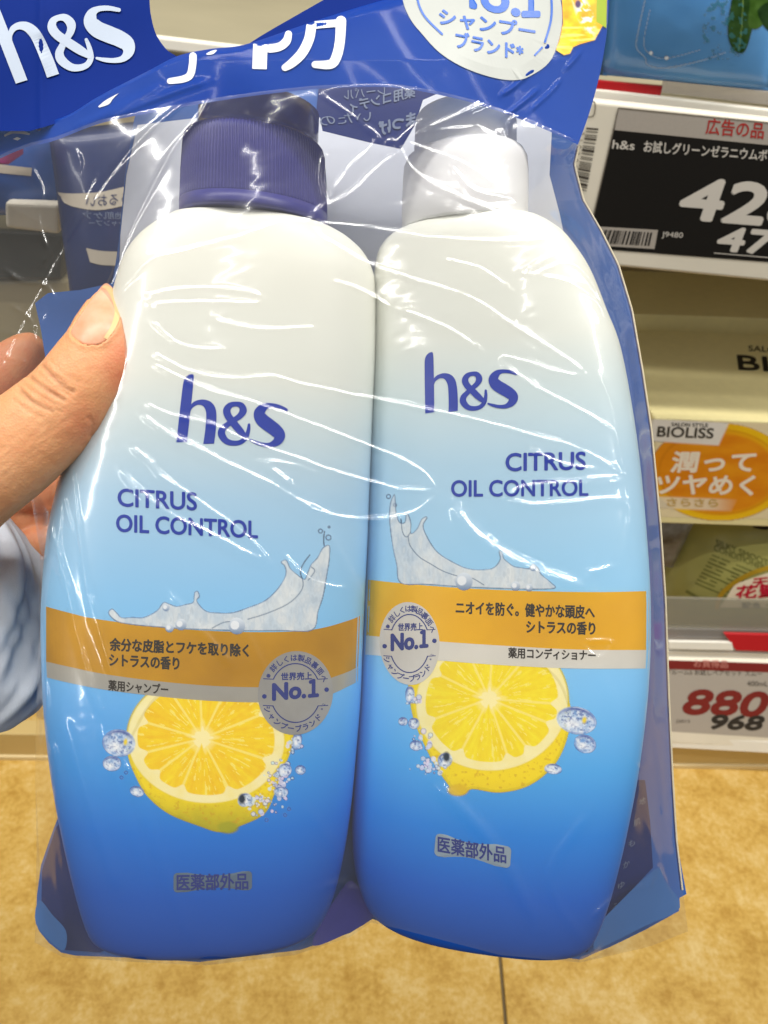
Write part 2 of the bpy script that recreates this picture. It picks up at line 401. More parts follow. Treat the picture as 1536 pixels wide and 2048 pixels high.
# ================================================================== THE SETTING
def floor_material():
    m = bpy.data.materials.new('ochre_stone_floor'); m.use_nodes = True; nt = m.node_tree; b = nt.nodes['Principled BSDF']
    tc = nt.nodes.new('ShaderNodeTexCoord')
    n1 = nt.nodes.new('ShaderNodeTexNoise'); n1.inputs['Scale'].default_value = 22; n1.inputs['Detail'].default_value = 9; n1.inputs['Roughness'].default_value = 0.68
    n2 = nt.nodes.new('ShaderNodeTexNoise'); n2.inputs['Scale'].default_value = 170; n2.inputs['Detail'].default_value = 5; n2.inputs['Roughness'].default_value = 0.7
    for n in (n1, n2): nt.links.new(tc.outputs['Object'], n.inputs['Vector'])
    r = nt.nodes.new('ShaderNodeValToRGB'); e = r.color_ramp.elements
    e[0].position = 0.30; e[0].color = tuple(s2l((180, 138, 58))) + (1,); e[1].position = 0.72; e[1].color = tuple(s2l((224, 196, 132))) + (1,)
    k = e.new(0.5); k.color = tuple(s2l((206, 168, 86))) + (1,)
    ad = nt.nodes.new('ShaderNodeMath'); ad.operation = 'MULTIPLY_ADD'; ad.inputs[1].default_value = 0.6
    sb = nt.nodes.new('ShaderNodeMath'); sb.operation = 'SUBTRACT'; sb.inputs[1].default_value = 0.30
    nt.links.new(n2.outputs['Fac'], ad.inputs[0]); nt.links.new(n1.outputs['Fac'], ad.inputs[2]); nt.links.new(ad.outputs[0], sb.inputs[0])
    nt.links.new(sb.outputs[0], r.inputs['Fac']); nt.links.new(r.outputs['Color'], b.inputs['Base Color'])
    b.inputs['Roughness'].default_value = 0.45; b.inputs['Specular IOR Level'].default_value = 0.25
    return m
def on_floor(u, v, z=0.0):
    p = P(u, v, 1.0) - CAMLOC; t = (z - CAMLOC[2]) / p[..., 2]
    return CAMLOC + p * t[..., None]
GR = 0.0016
fa, fb = on_floor(np.array([998.0, 1013.0]), np.array([1885.0, 2060.0]))
gd = (fb - fa) / np.linalg.norm(fb - fa); gn = np.array((-gd[1], gd[0], 0)) ; gn = gn if gn[0] > 0 else -gn
FM = floor_material()
def tile(p, a0, a1, b0, b1, name):
    q = [p + gd * a0 + gn * b0, p + gd * a0 + gn * b1, p + gd * a1 + gn * b1, p + gd * a1 + gn * b0]
    o = box(name, [x + UP * 0.0 for x in q], (0, 0, -0.01), FM, bevel=0.0012, loc=(0, 0, 0)); props(o, kind='structure'); return o
NEAR = float(np.linalg.norm(fb - fa)) + 0.03
tile(fa, -1.6, NEAR, GR, 1.3, 'floor')
tile(fa, -1.6, NEAR, -1.5, -GR, 'floor')
sub = box('ground', [(-3, fb[1] - 0.028, -0.0035), (3, fb[1] - 0.028, -0.0035), (3, 3, -0.0035), (-3, 3, -0.0035)], (0, 0, -0.03), mat('grout', (118, 104, 74), 0.8), bevel=0); props(sub, kind='structure')

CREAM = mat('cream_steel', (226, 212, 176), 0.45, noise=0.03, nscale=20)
RAILW = mat('white_plastic', (240, 236, 224), 0.35, noise=0.02, nscale=30)
TAGW = mat('warm_white_plastic', (233, 226, 208), 0.42, noise=0.02, nscale=40)
DARKIN = mat('eink_black', (24, 22, 20), 0.55, spec=0.25, noise=0.05, nscale=900)
EGREY = mat('eink_grey', (176, 168, 158), 0.55, noise=0.03, nscale=900)
INKW = mat('eink_white', (214, 208, 198), 0.6)
INKR = mat('eink_red', (176, 42, 38), 0.6)
INKMAROON = mat('eink_maroon', (126, 34, 32), 0.6)
INKK = mat('black_print', (26, 24, 22), 0.55)
REDPL = mat('red_plastic', (186, 28, 34), 0.3)
CLEAR = film_mat('clear_plastic_strip', tint=(0.86, 0.84, 0.86), haze=0.22, refl=0.10, rough=0.12, hazecol=(0.62, 0.60, 0.58))
CLEAR2 = film_mat('clear_acrylic_fence', tint=(0.80, 0.80, 0.74), haze=0.34, refl=0.10, rough=0.2, hazecol=(0.45, 0.43, 0.36))

def hline(u0, v0, u1, v1, d0, d1, ext=0.0):
    a, b = P(u0, v0, d0), P(u1, v1, d1); t = b - a
    return a - t * ext, b + t * ext
def vdrop(p, h): return np.asarray(p) - UP * h

# ---- upper shelf: deck + rail
A1, B1 = hline(1180, 176, 1620, 228, 0.462, 0.468)
t_ = B1 - A1; A1 = A1 - t_ * 3.0; B1 = B1 + t_ * 3.5
sh = thing('display_shelf', A1, 'upper cream shelf with a white price rail along its front', 'shelf')
box('price_rail', [A1, B1, vdrop(B1, 0.0070), vdrop(A1, 0.0070)], BACK * 0.008, RAILW, sh, bevel=0.0012)
box('deck', [A1 + BACK * 0.010 - UP * 0.002, B1 + BACK * 0.010 - UP * 0.002, B1 + BACK * 0.010 - UP * 0.026, A1 + BACK * 0.010 - UP * 0.026], BACK * 0.53, mat('shaded_cream_steel', (150, 144, 122), 0.5, noise=0.05, nscale=14), sh, bevel=0.001)  # cream deck toned taupe: shade from the packs above is in its colour
# tinted strips on top of the rail
def strip(name, u0, v0, u1, v1, hh, material, label, cat, d0=0.459, d1=0.463, tk=0.004):
    a, b = P(u0, v0, d0), P(u1, v1, d1)
    o = box(name, [a, b, vdrop(b, hh), vdrop(a, hh)], BACK * tk, material, bevel=0.0006); props(o, label, cat); return o
strip('rail_marker', 1160, 158, 1326, 172, 0.0058, REDPL, 'red marker strip clipped on the white rail above the black price display', 'marker strip')
strip('rail_divider', 1329, 160, 1640, 196, 0.0072, CLEAR, 'clear plastic strip on the rail above the black price display, right of the red marker', 'plastic strip')

# ---- upper price display
def tag_display(quad_frame, thick, label):
    q = [P(*x) for x in quad_frame]
    nrm_ = np.cross(q[1] - q[0], q[2] - q[0]); r3 = q[3] - CAMLOC; q[3] = CAMLOC + r3 * (((q[0] - CAMLOC) @ nrm_) / (r3 @ nrm_))    # keep the face flat
    t = thing('price_tag', (q[2] + q[3]) / 2, label, 'price tag')
    fr = box('frame', q, BACK * thick, TAGW, t, bevel=0.0022, seg=4, smooth=False)
    return t, fr
def vplane_d(v0, d0, v1):
    """distance along the axis of the point seen at v1 when it lies straight below/above (vertical) the one seen at v0, d0"""
    y0 = (CY - v0) / F; y1 = (CY - v1) / F; s, c = math.sin(R(40)), math.cos(R(40))
    h = d0 * (y0 - y1) / (c + y1 * s); return d0 + s * h
dT = 0.452; dB = vplane_d(206, dT, 545)
UT, uf = tag_display([(1150, 197, dT), (1760, 262, dT), (1760, 585, dB), (1105, 521, dB)], 0.010, 'large black price display reading 428 under the blue refill packs')
ub = bvh_of(uf)
b = new_buf(); quad(b, [(1237, 217), (1700, 263), (1690, 536), (1172, 496)], 0, 10, 6); decal('screen', b, ub, DARKIN, UT, 0.0003)
b = new_buf(); quad(b, [(1237, 217), (1700, 263), (1696, 306), (1229, 260)]); decal('screen_header', b, ub, EGREY, UT, 0.0004)
b = new_buf()
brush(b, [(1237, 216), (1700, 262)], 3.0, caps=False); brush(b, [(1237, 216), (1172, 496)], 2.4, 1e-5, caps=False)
decal('screen_edge', b, ub, mat('screen_bezel_line', (120, 112, 100), 0.6), UT, 0.0005)  # thin grey line drawn along the screen's top and left edges
b = new_buf(); text(b, '広告の品', 1411, 1526, 268, 32, 0.09, lean=0.12, bold=0.5); decal('lettering', b, ub, INKR, UT, 0.00055)
b = new_buf(); text(b, 'h&s', 1224, 1268, 297, 17, 0.07, lean=0.15, bold=0.3); text(b, 'お試しグリーンゼラニウムボン', 1287, 1552, 304, 23, 0.075, lean=0.1, bold=0.4)
decal('lettering', b, ub, INKW, UT, 0.00055)
b = new_buf(); text(b, '428', 1362, 1625, 436, 80, 0.08, shear=0.22, bold=4.2); text(b, '470', 1436, 1600, 500, 46, 0.08, shear=0.22, bold=2.6)
text(b, 'J9480', 1323, 1366, 477, 14, 0.05, shear=0.1); brush(b, [(1428, 506), (1560, 517)], 1.6, caps=False)
decal('price_digits', b, ub, INKW, UT, 0.00055)
b = new_buf(); quad(b, [(1195, 453), (1316, 460), (1309, 498), (1180, 490)]); decal('barcode_panel', b, ub, EGREY, UT, 0.0005)
def barcode(buf, q, n, along_x=True, seed=1):
    rr = random.Random(seed); q = np.asarray(q, float); t = 0.0
    W = [rr.choice((1, 1, 2, 3)) for _ in range(2 * n)]; tot = sum(W)
    for i, wd in enumerate(W):
        a, c = t / tot, (t + wd) / tot; t += wd
        if i % 2: continue
        if along_x: s = [q[0] * (1 - a) + q[1] * a, q[0] * (1 - c) + q[1] * c, q[3] * (1 - c) + q[2] * c, q[3] * (1 - a) + q[2] * a]
        else: s = [q[0] * (1 - a) + q[3] * a, q[1] * (1 - a) + q[2] * a, q[1] * (1 - c) + q[2] * c, q[0] * (1 - c) + q[3] * c]
        add_faces(buf, [tuple(x) for x in s], [(0, 1, 2, 3)])
b = new_buf(); barcode(b, [(1200, 459), (1306, 465), (1300, 492), (1190, 486)], 22, True, 3)
decal('barcode', b, ub, INKK, UT, 0.0006)
b = new_buf(); barcode(b, [(1173, 255), (1197, 257), (1172, 386), (1148, 380)], 24, False, 5); decal('barcode', b, ub, mat('grey_print', (70, 64, 56), 0.6), UT, 0.0004)
b = new_buf()
for i, ch in enumerate('210502746'):
    V, Fc = glyphs(ch); q = (V - np.array((0.3, 0.35))) * 13; c = lerp((1164, 268), (1141, 374), i / 8.0)
    add_faces(b, np.stack([c[0] - q[:, 1] * 1.0 + 0 * q[:, 0], c[1] + q[:, 0]], -1), Fc)
decal('lettering', b, ub, mat('grey_print2', (110, 100, 88), 0.6), UT, 0.0004)
b = new_buf(); brush(b, [(1180, 203), (1190, 205), (1189, 226), (1184, 233), (1174, 231), (1175, 208)], 2.0, closed=True); decal('button_outline', b, ub, mat('grey_print2', (110, 100, 88), 0.6), UT, 0.0004)

# ---- light blue refill packs standing on the upper shelf
BLUEP = mat('light_blue_pack', (82, 146, 212), 0.25, rgb2=(104, 166, 224), nscale=14, coat=0.3, bump=0.25, bscale=55)
def pouch(name, quad_px, bulge, material, label, cat, group, nx=26, ny=26, pillow=True):
    """a filled pack: a puffed sheet front and back that meet in a sealed rim"""
    q = [P(*x) for x in quad_px]; s, t = np.meshgrid(np.linspace(0, 1, nx), np.linspace(0, 1, ny))
    base = ((q[0] * (1 - s)[..., None] + q[1] * s[..., None]) * (1 - t)[..., None] + (q[3] * (1 - s)[..., None] + q[2] * s[..., None]) * t[..., None])
    nr = np.cross(q[1] - q[0], q[3] - q[0]); nr /= np.linalg.norm(nr)
    if nr @ (CAMLOC - base.mean((0, 1))) < 0: nr = -nr
    e = (np.clip(4 * s * (1 - s), 0, 1) * np.clip(4 * t * (1 - t), 0, 1)) ** 0.45
    wv = 0.10 * (fbm(s * 5, t * 5, hash(name) % 50) - 0.5) * np.clip(e * 1.5, 0, 1)
    fr = base + nr * (bulge * (e + wv))[..., None]; bk = base - nr * (bulge * 0.8 * e + 0.0004)[..., None]
    V = np.concatenate([fr.reshape(-1, 3), bk.reshape(-1, 3)]); g = gridfaces(ny, nx); n = nx * ny
    rim = [j for j in range(nx)] + [j * nx + nx - 1 for j in range(1, ny)] + [(ny - 1) * nx + j for j in range(nx - 2, -1, -1)] + [j * nx for j in range(ny - 2, 0, -1)]
    rf = np.array([(rim[i], rim[(i + 1) % len(rim)], n + rim[(i + 1) % len(rim)], n + rim[i]) for i in range(len(rim))])
    tg = thing(name, (q[2] + q[3]) / 2, label, cat, group)
    o = mesh('pack_body', V, np.concatenate([g, g[:, ::-1] + n, rf]), material, tg)
    return tg, o
dp = 0.452
G1 = 'light blue refill packs on the upper shelf'
RP, rb = pouch('refill_pack', [(1222, -150, 0.405), (1560, -150, 0.405), (1540, 182, dp + 0.012), (1206, 150, dp + 0.012)], 0.014, BLUEP, 'light blue refill pack with green leaves standing above the black price display', 'refill pack', None)
rbv = bvh_of(rb)
def leaves(img, U, V):
    n = fbm(U * 0.06, V * 0.06, 9)
    for pts, c in (([(1470, -20), (1500, -10), (1508, 30), (1500, 75), (1488, 104), (1470, 102), (1458, 80), (1456, 50), (1462, 10)], (58, 92, 44)),
                   ([(1502, -20), (1545, -20), (1545, 20), (1530, 45), (1512, 58), (1497, 50), (1500, 10)], (82, 118, 50)),
                   ([(1515, 20), (1545, 5), (1545, 60), (1528, 52)], (44, 74, 36))):
        over(img, ramp2(np.clip(n * 1.8 - 0.4, 0, 1), c, tuple(max(0, x - 26) for x in c)), softpoly(U, V, smooth_path(pts, 4, True)))
    over(img, (150, 180, 90), np.clip(1.4 - polydist(U, V, [(1486, 0), (1484, 50), (1478, 98)]), 0, 1) * 0.6)
    sp = (fbm(U * 0.11, V * 0.11, 21) > 0.58) & (np.hypot((U - 1450) / 45, (V - 60) / 85) < 1)
    over(img, (70, 140, 150), sp * 0.5)
art_object('leaf_print', 1400, 1540, -30, 120, 2.0, leaves, rbv, PRINT, RP, 0.0003)
def swirl(img, U, V):
    for pts, wd in (([(1290, 0), (1277, 60), (1273, 95), (1290, 115), (1296, 130), (1330, 136), (1400, 122), (1450, 105)], 1.8), ([(1300, 20), (1288, 80), (1296, 105), (1330, 117), (1400, 100)], 1.4)):
        over(img, (170, 205, 240), np.clip(wd - polydist(U, V, smooth_path(pts, 6)), 0, 1) * 0.8)
    for c in ((1302, 106), (1333, 116)): over(img, (245, 250, 255), np.clip(4.5 - np.hypot(U - c[0], V - c[1]), 0, 1))
art_object('swirl_print', 1260, 1460, -10, 145, 2.0, swirl, rbv, PRINT, RP, 0.0003)
pouch('refill_pack', [(1534, -160, 0.41), (1800, -150, 0.41), (1790, 215, dp + 0.016), (1516, 178, dp + 0.016)], 0.012, mat('grey_green_pack', (120, 116, 96), 0.4, noise=0.15, nscale=60), 'grey green pack edge at the far right beside the leafy blue pack', 'refill pack', None)
pouch('refill_pack', [(1000, -160, 0.41), (1232, -150, 0.41), (1214, 152, dp + 0.02), (985, 130, dp + 0.02)], 0.012, mat('pale_blue_pack', (120, 170, 215), 0.3, noise=0.08, nscale=40), 'paler blue refill pack half hidden behind the bag header', 'refill pack', None)

# ---- cream cartons on the lower shelf
CART = mat('cream_carton', (238, 226, 168), 0.55, noise=0.025, nscale=120)
CARTF = mat('beige_carton_front', (236, 220, 178), 0.5, noise=0.02, nscale=120)
d1 = 0.66; y1 = (CY - 835) / F * d1
fl, fr_ = P(1308, 835, d1), P(1800, 852, d1 * 1.0)
hgt = 0.122
g1 = 'cream paired cartons on the lower shelf'
CB = thing('product_carton', vdrop((fl + fr_) / 2, hgt), 'cream carton with an orange oval print standing in front', 'carton')
cbk = box('carton_body', [fl, fr_, vdrop(fr_, hgt), vdrop(fl, hgt)], BACK * 0.172 - RIGHT * 0.004, CART, CB, bevel=0.0015)
cbv = bvh_of(cbk)
b = new_buf(); text(b, 'SALON STYLE', 1497, 1640, 702, 11, 0.05, bold=0.3); text(b, 'BIOLISS', 1478, 1760, 739, 29, 0.06, bold=1.2, lean=-0.12); decal('lettering', b, cbv, INKK, CB, 0.0003)
b = new_buf(); quad(b, [(1306, 838), (1790, 856), (1770, 1042), (1322, 1034)]); decal('front_panel', b, cbv, CARTF, CB, 0.0003)
def honey(img, U, V):
    x, y = (U - 1440) / 142, (V - 944) / 98; r = np.hypot(x, y); n = fbm(U * 0.02, V * 0.05, 4); ang = np.arctan2(y, x)
    m = np.clip((1 - r) * 70, 0, 1)
    over(img, ramp2(np.clip(n * 1.7 - 0.35, 0, 1), (226, 132, 8), (240, 158, 22)), m)
    over(img, (246, 196, 20), np.clip((r - 0.80) * 9, 0, 1) * m * np.clip(0.5 + 0.9 * np.cos(ang - 1.1), 0, 1))
    over(img, (246, 196, 20), np.clip((r - 0.76) * 9, 0, 1) * m * np.clip(1.3 * np.cos(ang + 0.7) - 0.15, 0, 1))
    over(img, (208, 120, 4), np.clip(1 - np.abs(r - 0.86) / 0.035, 0, 1) * m * 0.55)
    over(img, (238, 232, 222), softpoly(U, V, [(1302, 838), (1458, 846), (1437, 891), (1300, 882)]))
    over(img, (240, 226, 196), softpoly(U, V, [(1312, 993), (1475, 999), (1462, 1022), (1314, 1016)]) * np.clip((1480 - U) / 60, 0, 1) * 0.85)
art_object('oval_print', 1296, 1600, 838, 1046, 2.0, honey, cbv, PRINT, CB, 0.0005)
b = new_buf(); text(b, 'BIOLISS', 1314, 1427, 873, 20, 0.035, shear=0.1, bold=0.7); text(b, 'SALON STYLE', 1343, 1416, 852, 7, 0.03, bold=0.2); decal('lettering', b, cbv, mat('dark_olive_print', (58, 52, 40), 0.5), CB, 0.0007)
b = new_buf(); text(b, '潤って', 1342, 1512, 944, 40, 0.0, shear=0.15, bold=1.6); text(b, 'ツヤめく', 1316, 1510, 988, 38, 0.01, shear=0.15, bold=1.6)
decal('lettering', b, cbv, mat('pale_print', (250, 236, 214), 0.5), CB, 0.0007)
b = new_buf(); text(b, 'さらさら', 1334, 1436, 1012, 15, 0.015, bold=0.5); decal('lettering', b, cbv, mat('gold_print', (206, 170, 92), 0.5), CB, 0.0008)

fl2 = fl + BACK * 0.185 + UP * 0.012 - RIGHT * 0.02; fr2 = fr_ + BACK * 0.185 + UP * 0.012
c2 = box('product_carton', [fl2, fr2, vdrop(fr2, hgt), vdrop(fl2, hgt)], BACK * 0.12, CART, bevel=0.0015); props(c2, 'cream carton in the shade at the back of the lower shelf', 'carton')
sb = thing('backing_board', fl + BACK * 0.36 - UP * 0.2, 'beige steel back panel behind the shelves', 'back panel')
p0 = fl + BACK * 0.36; x0_ = np.array((-1.3, p0[1], -0.0)); x1_ = np.array((1.3, p0[1], 0.0))
box('panel', [x0_ + UP * 1.5, x1_ + UP * 1.5, x1_ + UP * 0.02, x0_ + UP * 0.02], BACK * 0.012, mat('beige_back_steel', (186, 172, 136), 0.5, noise=0.04, nscale=10), sb)
for k, zz in enumerate((0.42, 0.44, 0.95)): box('ridge', [x0_ + UP * (zz + 0.006) - BACK * 0.003, x1_ + UP * (zz + 0.006) - BACK * 0.003, x1_ + UP * zz - BACK * 0.003, x0_ + UP * zz - BACK * 0.003], BACK * 0.004, CREAM, sb)

# ---- green bottle under / in front of the carton with its gold rimmed sticker
def tube_loft(rings, name, material, parent, cap=True, loc=None, uv=None):
    rings = np.asarray(rings, float); nr, nc = rings.shape[:2]; V = rings.reshape(-1, 3); fc = gridfaces(nr, nc, True).tolist()
    if cap:
        V = np.vstack([V, rings[0].mean(0), rings[-1].mean(0)]); a, bb = nr * nc, nr * nc + 1
        fc += [(a, (j + 1) % nc, j) for j in range(nc)] + [(bb, (nr - 1) * nc + j, (nr - 1) * nc + (j + 1) % nc) for j in range(nc)]
        if uv is not None: uv = np.vstack([uv, uv[:1], uv[-1:]])
    return mesh(name, V, fc, material, parent, loc=loc, uv=uv)
GB = thing('conditioner_bottle', P(1440, 1215, 0.88), 'olive green bottle in front of the lower shelf, under the cream carton', 'bottle')
def vert_rings(u, v, d, prof, n=40, flat=0.6, ax=None, lean=(0, 0)):
    base = P(u, v, d); out = []
    for h, r in prof:
        a = np.linspace(0, 2 * math.pi, n, endpoint=False)
        out.append(base + UP * h + RIGHT * (r * np.cos(a) + h * lean[0])[:, None] + BACK * (r * flat * np.sin(a) + h * lean[1])[:, None])
    return out
gb = tube_loft(vert_rings(1452, 1232, 0.905, [(0, 0.086), (0.004, 0.092), (0.08, 0.094), (0.125, 0.090), (0.16, 0.07), (0.172, 0.04), (0.19, 0.018)], lean=(0.02, 0.0)), 'bottle_body', mat('olive_plastic', (150, 146, 82), 0.35, noise=0.05, nscale=20), GB)
gbv = bvh_of(gb)
b = new_buf(); text(b, 'SILKY SMOOTH', 1432, 1548, 1090, 12, 0.40, bold=0.3); text(b, 'CONDITIONER', 1428, 1530, 1101, 12, 0.40, bold=0.3)
for i in range(9): 
    a = np.array((1424 - i * 4.2, 1110 + i * 7.0)); brush(b, [a, a + np.array((92 - (i % 3) * 14, 37 - (i % 3) * 5))], 3.0, caps=False, n=3)
brush(b, [(1372, 1182), (1402, 1199)], 6, caps=False); decal('lettering', b, gbv, mat('olive_print', (104, 104, 48), 0.6), GB, 0.0004)
b = new_buf(); text(b, 'B', 1508, 1536, 1054, 22, 0.2, bold=2.0, lean=0.2); decal('lettering', b, gbv, INKK, GB, 0.0004)
b = new_buf(); brush(b, [(1434, 1215), (1442, 1190), (1470, 1165), (1510, 1144), (1560, 1130)], 9); decal('sticker_rim', b, gbv, mat('gold_foil', (196, 158, 44), 0.3, metal=0.4), GB, 0.0007)
b = new_buf(); quad(b, [(1470, 1168), (1600, 1124), (1600, 1215), (1440, 1215)]); decal('sticker', b, gbv, mat('cream_sticker', (240, 224, 196), 0.5), GB, 0.0005)
b = new_buf(); text(b, '天然', 1504, 1570, 1176, 20, -0.1, bold=0.8, shear=0.1); text(b, '花蜜', 1472, 1560, 1199, 26, -0.08, bold=1.2, shear=0.12); decal('lettering', b, gbv, mat('crimson_print', (196, 24, 54), 0.5), GB, 0.0009)
b = new_buf(); text(b, '配合', 1484, 1522, 1216, 11, 0, bold=0.6); decal('lettering', b, gbv, INKK, GB, 0.0009)
SP, _ = pouch('sample_sachet', [(1300, 1036, 0.80), (1392, 1036, 0.80), (1345, 1135, 0.84), (1290, 1128, 0.84)], 0.006, mat('silver_brown_foil', (120, 104, 80), 0.25, metal=0.6, rgb2=(206, 202, 194), nscale=34), 'small silver brown sachet wedged between the bag and the olive bottle', 'sachet', None, 16, 16)

# ---- lower shelf: deck, fence, rail, price tag, plinth
a0, b0 = hline(1310, 1256, 1620, 1262, 0.80, 0.80, 0); a0 = a0 - (b0 - a0) * 4.2
LS = thing('display_shelf', a0, 'lowest cream shelf close above the ochre floor', 'shelf')
box('price_rail', [P(1310, 1301, 0.812) - (b0 - a0) * 0.8, P(1640, 1309, 0.812), P(1640, 1328, 0.822), P(1310, 1320, 0.822) - (b0 - a0) * 0.8], BACK * 0.02, RAILW, LS, bevel=0.001)
zt = a0[2] - 0.045
dq = [P(1310, 1300, 0.835) - (b0 - a0) * 0.82 + BACK * 0.06, P(1640, 1306, 0.835) + BACK * 0.06]
box('deck', [dq[0], dq[1], vdrop(dq[1], 0.022), vdrop(dq[0], 0.022)], BACK * 0.30, CREAM, LS, bevel=0.001)
o = box('shelf_fence', [P(1326, 1196, 0.78), P(1680, 1204, 0.78), P(1680, 1264, 0.80), P(1326, 1256, 0.80)], BACK * 0.003, CLEAR2, bevel=0.0004); props(o, 'low smoky clear fence along the front of the lowest shelf', 'shelf fence')
o = box('fence_foot', [P(1326, 1257, 0.799), P(1680, 1264, 0.799), P(1680, 1302, 0.811), P(1326, 1294, 0.811)], BACK * 0.006, CLEAR, bevel=0.0006); props(o, 'clear plastic foot of the fence above the maroon topped price tag', 'plastic strip')
b = box('rail_marker', [P(1336, 1279, 0.803), P(1462, 1281, 0.803), P(1466, 1297, 0.808), P(1336, 1294, 0.808)], -BACK * 0.003, RAILW, bevel=0.0006); props(b, 'white marker clipped above the maroon topped price tag', 'marker strip')
b = box('rail_marker', [P(1446, 1263, 0.799), P(1680, 1270, 0.799), P(1680, 1304, 0.808), P(1470, 1297, 0.808)], -BACK * 0.003, REDPL, bevel=0.0006); props(b, 'red marker clipped above the maroon topped price tag', 'marker strip')
LT, lf = tag_display([(1250, 1316, 0.815), (1720, 1330, 0.815), (1720, 1508, 0.865), (1250, 1482, 0.865)], 0.008, 'grey price tag reading 880 with a maroon header on the lowest rail')
lb = bvh_of(lf)
b = new_buf(); quad(b, [(1265, 1320), (1700, 1334), (1700, 1486), (1265, 1458)]); decal('screen', b, lb, EGREY, LT, 0.0003)
b = new_buf(); quad(b, [(1265, 1318), (1700, 1332), (1700, 1350), (1265, 1336)]); decal('screen_header', b, lb, INKMAROON, LT, 0.0005)
b = new_buf(); text(b, 'お買得品', 1388, 1456, 1334, 15, 0.03, bold=0.3); decal('lettering', b, lb, mat('pinkish_print', (190, 120, 110), 0.6), LT, 0.0007)
b = new_buf(); text(b, '880', 1368, 1536, 1427, 47, 0.035, shear=0.25, bold=3.0); decal('price_digits', b, lb, INKMAROON, LT, 0.0007)
b = new_buf(); text(b, '968', 1424, 1528, 1457, 27, 0.03, shear=0.25, bold=2.0); decal('price_digits', b, lb, mat('dark_grey_print', (46, 42, 40), 0.6), LT, 0.0007)
b = new_buf(); text(b, 'ブルームS お試しペアセット スムー', 1332, 1524, 1349, 11, 0.02); text(b, '400mL', 1494, 1536, 1372, 10, 0.02); text(b, 'J2015', 1352, 1380, 1447, 8, 0.02); decal('lettering', b, lb, mat('grey_print', (70, 64, 56), 0.6), LT, 0.0007)
o = box('rail_lip', [P(1250, 1463, 0.861), P(1720, 1489, 0.861), P(1720, 1512, 0.868), P(1250, 1486, 0.868)], -BACK * 0.003, RAILW, LS, bevel=0.0008)
# plinth (kick plate) right down to the floor, seen on both sides of the pack
kl, kr = on_floor(np.array([-400.0, 1900.0]), np.array([1511.0, 1540.0]))
PLM = mat('tan_plinth', (206, 180, 120), 0.5, noise=0.03, nscale=12)
pl = thing('plinth', (kl + kr) / 2, 'tan kick plate under the lowest shelf along the floor', 'plinth')
box('plate', [kl + UP * 0.05, kr + UP * 0.05, kr + UP * 0.006, kl + UP * 0.006], BACK * 0.02, PLM, pl, bevel=0.001)
box('skirting', [kl + UP * 0.0075 - BACK * 0.003, kr + UP * 0.0075 - BACK * 0.003, kr - BACK * 0.003, kl - BACK * 0.003], BACK * 0.02, mat('pale_skirting', (226, 206, 158), 0.45), pl, bevel=0.0006)

# ---- left: packs on the shelf behind the clear side of the bag
NAVY = mat('navy_pack', (32, 48, 98), 0.3, noise=0.15, nscale=40, coat=0.3)
MIDB = mat('mid_blue_pack', (44, 84, 156), 0.3, noise=0.15, nscale=30, coat=0.2)
g3 = None
n1, nb = pouch('refill_pack', [(96, 262, 0.40), (300, 240, 0.40), (312, 640, 0.46), (150, 660, 0.46)], 0.014, NAVY, 'navy pack with pale curved bands standing behind the clear left side of the bag', 'refill pack', g3)
nv = bvh_of(nb)
b = new_buf()
ribbon(b, [(112, 384), (140, 387), (200, 384), (262, 370)], [(126, 404), (150, 414), (200, 420), (262, 408)]); ribbon(b, [(172, 496), (205, 502), (262, 504)], [(180, 524), (205, 530), (262, 532)])
decal('pale_band', b, nv, mat('pale_band', (196, 186, 170), 0.5), n1, 0.0004)
b = new_buf(); text(b, 'うるおい', 172, 258, 414, 22, -0.08, mirror=True); decal('lettering', b, nv, NAVY, n1, 0.0006)
b = new_buf(); text(b, '地肌ケア', 165, 250, 438, 14, 0.0, mirror=True); text(b, 'シャンプー', 178, 250, 452, 12, 0.0, mirror=True); decal('lettering', b, nv, mat('pale_blue_print', (120, 132, 160), 0.5), n1, 0.0005)
n2, nb2 = pouch('refill_pack', [(-150, 250, 0.42), (118, 262, 0.42), (128, 430, 0.452), (-150, 430, 0.452)], 0.012, MIDB, 'mid blue pack with one pale band at the far left behind the bag film', 'refill pack', g3)
b = new_buf(); quad(b, [(-60, 322), (64, 336), (62, 352), (-60, 340)]); decal('pale_band', b, bvh_of(nb2), mat('pale_band', (196, 186, 170), 0.5), n2, 0.0004)
SB = box('price_tag', [P(8, 404, 0.43), P(120, 408, 0.43), P(118, 470, 0.445), P(10, 456, 0.445)], BACK * 0.008, mat('dull_white_tag', (206, 200, 186), 0.5, noise=0.06, nscale=60), bevel=0.0025, seg=3); props(SB, 'blank pale tag under the mid blue pack at the far left', 'price tag')
SD = box('product_carton', [P(-160, 452, 0.47), P(128, 466, 0.47), P(120, 560, 0.49), P(-160, 560, 0.49)], BACK * 0.10, mat('dark_olive_carton', (58, 56, 44), 0.4, noise=0.2, nscale=40), bevel=0.002); props(SD, 'dark carton in the gap below the blank pale tag', 'carton')
SE = box('product_carton', [P(-160, 566, 0.50), P(140, 560, 0.50), P(150, 760, 0.55), P(-160, 760, 0.55)], BACK * 0.10, mat('beige_box', (186, 172, 136), 0.45, noise=0.06, nscale=30), bevel=0.002); props(SE, 'beige carton behind the fingertips at the left', 'carton')
mg = box('product_carton', [P(-140, 225, 0.37), P(12, 240, 0.37), P(18, 330, 0.385), P(-140, 330, 0.385)], BACK * 0.02, mat('magenta_box', (150, 30, 110), 0.4), bevel=0.001); props(mg, 'magenta carton edge at the far left under the blue header', 'carton')
exec_after = []

